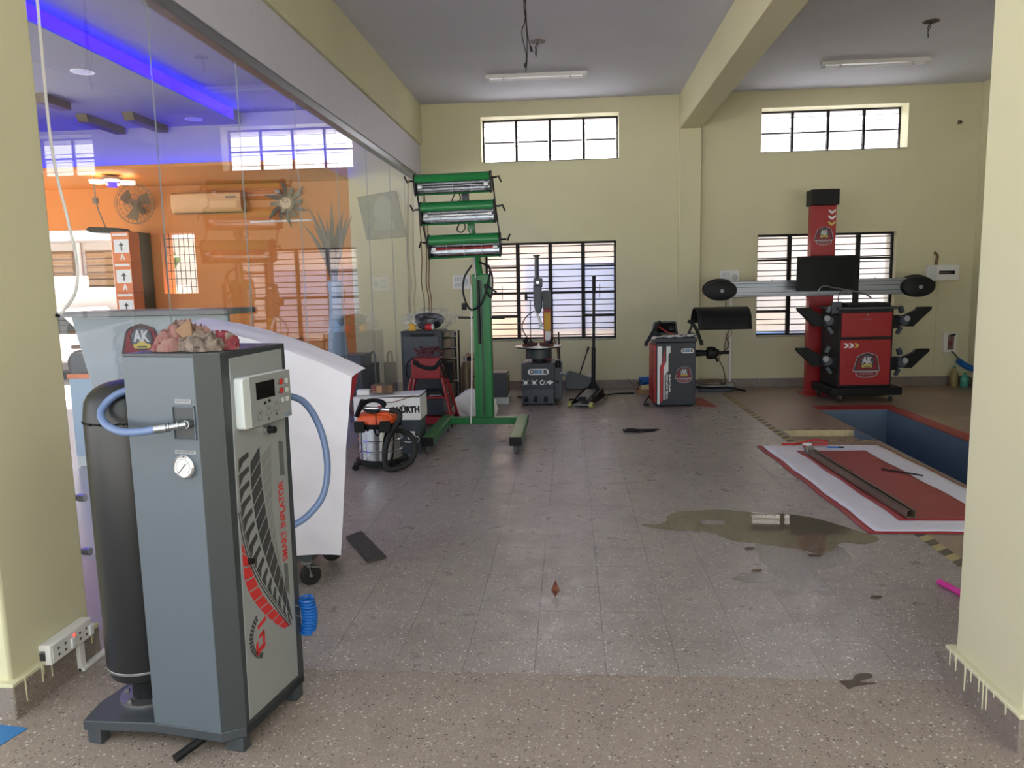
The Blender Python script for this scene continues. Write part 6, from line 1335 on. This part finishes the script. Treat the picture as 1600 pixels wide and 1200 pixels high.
for x, lab in ((-2.60, 'grey paper carrier bag behind the glass, left one of two'), (-2.37, 'grey paper carrier bag behind the glass, right one of two')):
    t = thing('carrier_bag', lab, 'bag', (x, 9.75, 0), 0.1, 'carrier bags behind the glass wall')
    M().prism([(-0.085, 0.0), (0.085, 0.0), (0.075, 0.56), (-0.075, 0.56)], frame((0, 0, 0)), -0.06, 0.04).o('bag_body', 'bag_grey', t, bevel=0.004)
    for y in (-0.04, 0.05): M().tube(smooth_path([(-0.03, y, 0.55), (-0.028, y, 0.66), (0.0, y, 0.71), (0.028, y, 0.66), (0.03, y, 0.55)], 5), 0.006, 7).o('bag_handle', 'bag_grey', t)
# ================================================================== STREET SEEN THROUGH THE OFFICE DOORWAY
hs2 = thing('white_house', 'white house with louvred windows seen through the office doorway', 'building', (-11.6, 18.3, -0.25))
M().box(-3.0, 2.6, 0, 0.3, 0, 3.6).o('wall', 'neighbour_white', hs2, smooth=False); M().box(-3.0, 2.6, -0.9, 0.0, 3.05, 3.25).o('canopy', 'neighbour_pink', hs2, bevel=0.01)
for x0, x1 in ((-1.9, -0.75), (-0.45, 0.35)):
    wn = M().box(x0, x1, -0.04, 0.0, 1.75, 2.85).o('window', 'wood', hs2, bevel=0.005)
    for k in range(6): M().box(x0+0.04, x1-0.04, -0.07, -0.04, 1.82+0.17*k, 1.95+0.17*k).o('louvre', 'cardboard', wn)
M().cyl((-0.6, -0.06, 0), (-0.6, -0.06, 3.1), 0.05, n=10).o('drain_pipe', 'neighbour_pink', hs2)
tag(M().prism([(-14.5, -0.25), (-14.5, 1.95), (-11.0, 1.95), (-11.0, 1.68), (-8.6, 1.68), (-8.6, -0.25)], frame((0, 16.6, 0)), -0.12, 0.0).o('compound_wall', 'neighbour_white', bevel=0.01), 'white stepped compound wall in front of the white house', 'wall')
cr = thing('parked_car', 'white car parked outside the office doorway', 'car', (-11.1, 15.3, -0.2))
pf = [(-1.9, 0.35), (-1.95, 0.7), (-1.2, 0.85), (-0.6, 1.4), (0.9, 1.45), (1.5, 0.95), (1.95, 0.85), (1.98, 0.35)]
M().prism(pf, frame((0, 0, 0)), -0.8, 0.8).o('car_body', 'car_white', cr, bevel=0.06); M().prism([(-1.05, 0.9), (-0.55, 1.34), (0.85, 1.38), (1.3, 0.95)], frame((0, 0, 0)), 0.8, 0.81).o('side_window', 'black_gloss', cr, smooth=False)
for x in (-1.25, 1.25):
    for y in (-0.72, 0.72): M().lathe([(0.1, -0.1), (0.3, -0.1), (0.32, 0), (0.3, 0.1), (0.1, 0.1)], 22, (x, y, 0.32), ax_matrix((0, 1, 0))).o('wheel', 'rubber', cr)
M().box(-0.95, -0.8, -0.95, -0.8, 0.95, 1.07).o('mirror', 'black', cr, bevel=0.02)
tr_ = thing('garden_tree', 'small leafy tree outside the grilled office window', 'tree', (-8.55, 15.2, -0.2)); M().cyl((0, 0, 0), (0, 0, 1.6), 0.08, 0.05, n=10).o('trunk', 'dark_wood', tr_)
blob(lambda d: 0.42*(1+0.35*fbm(d.x*2, d.y*2, d.z*2)), (0, 0, 2.3), 30, 20).o('crown', 'foliage', tr_)
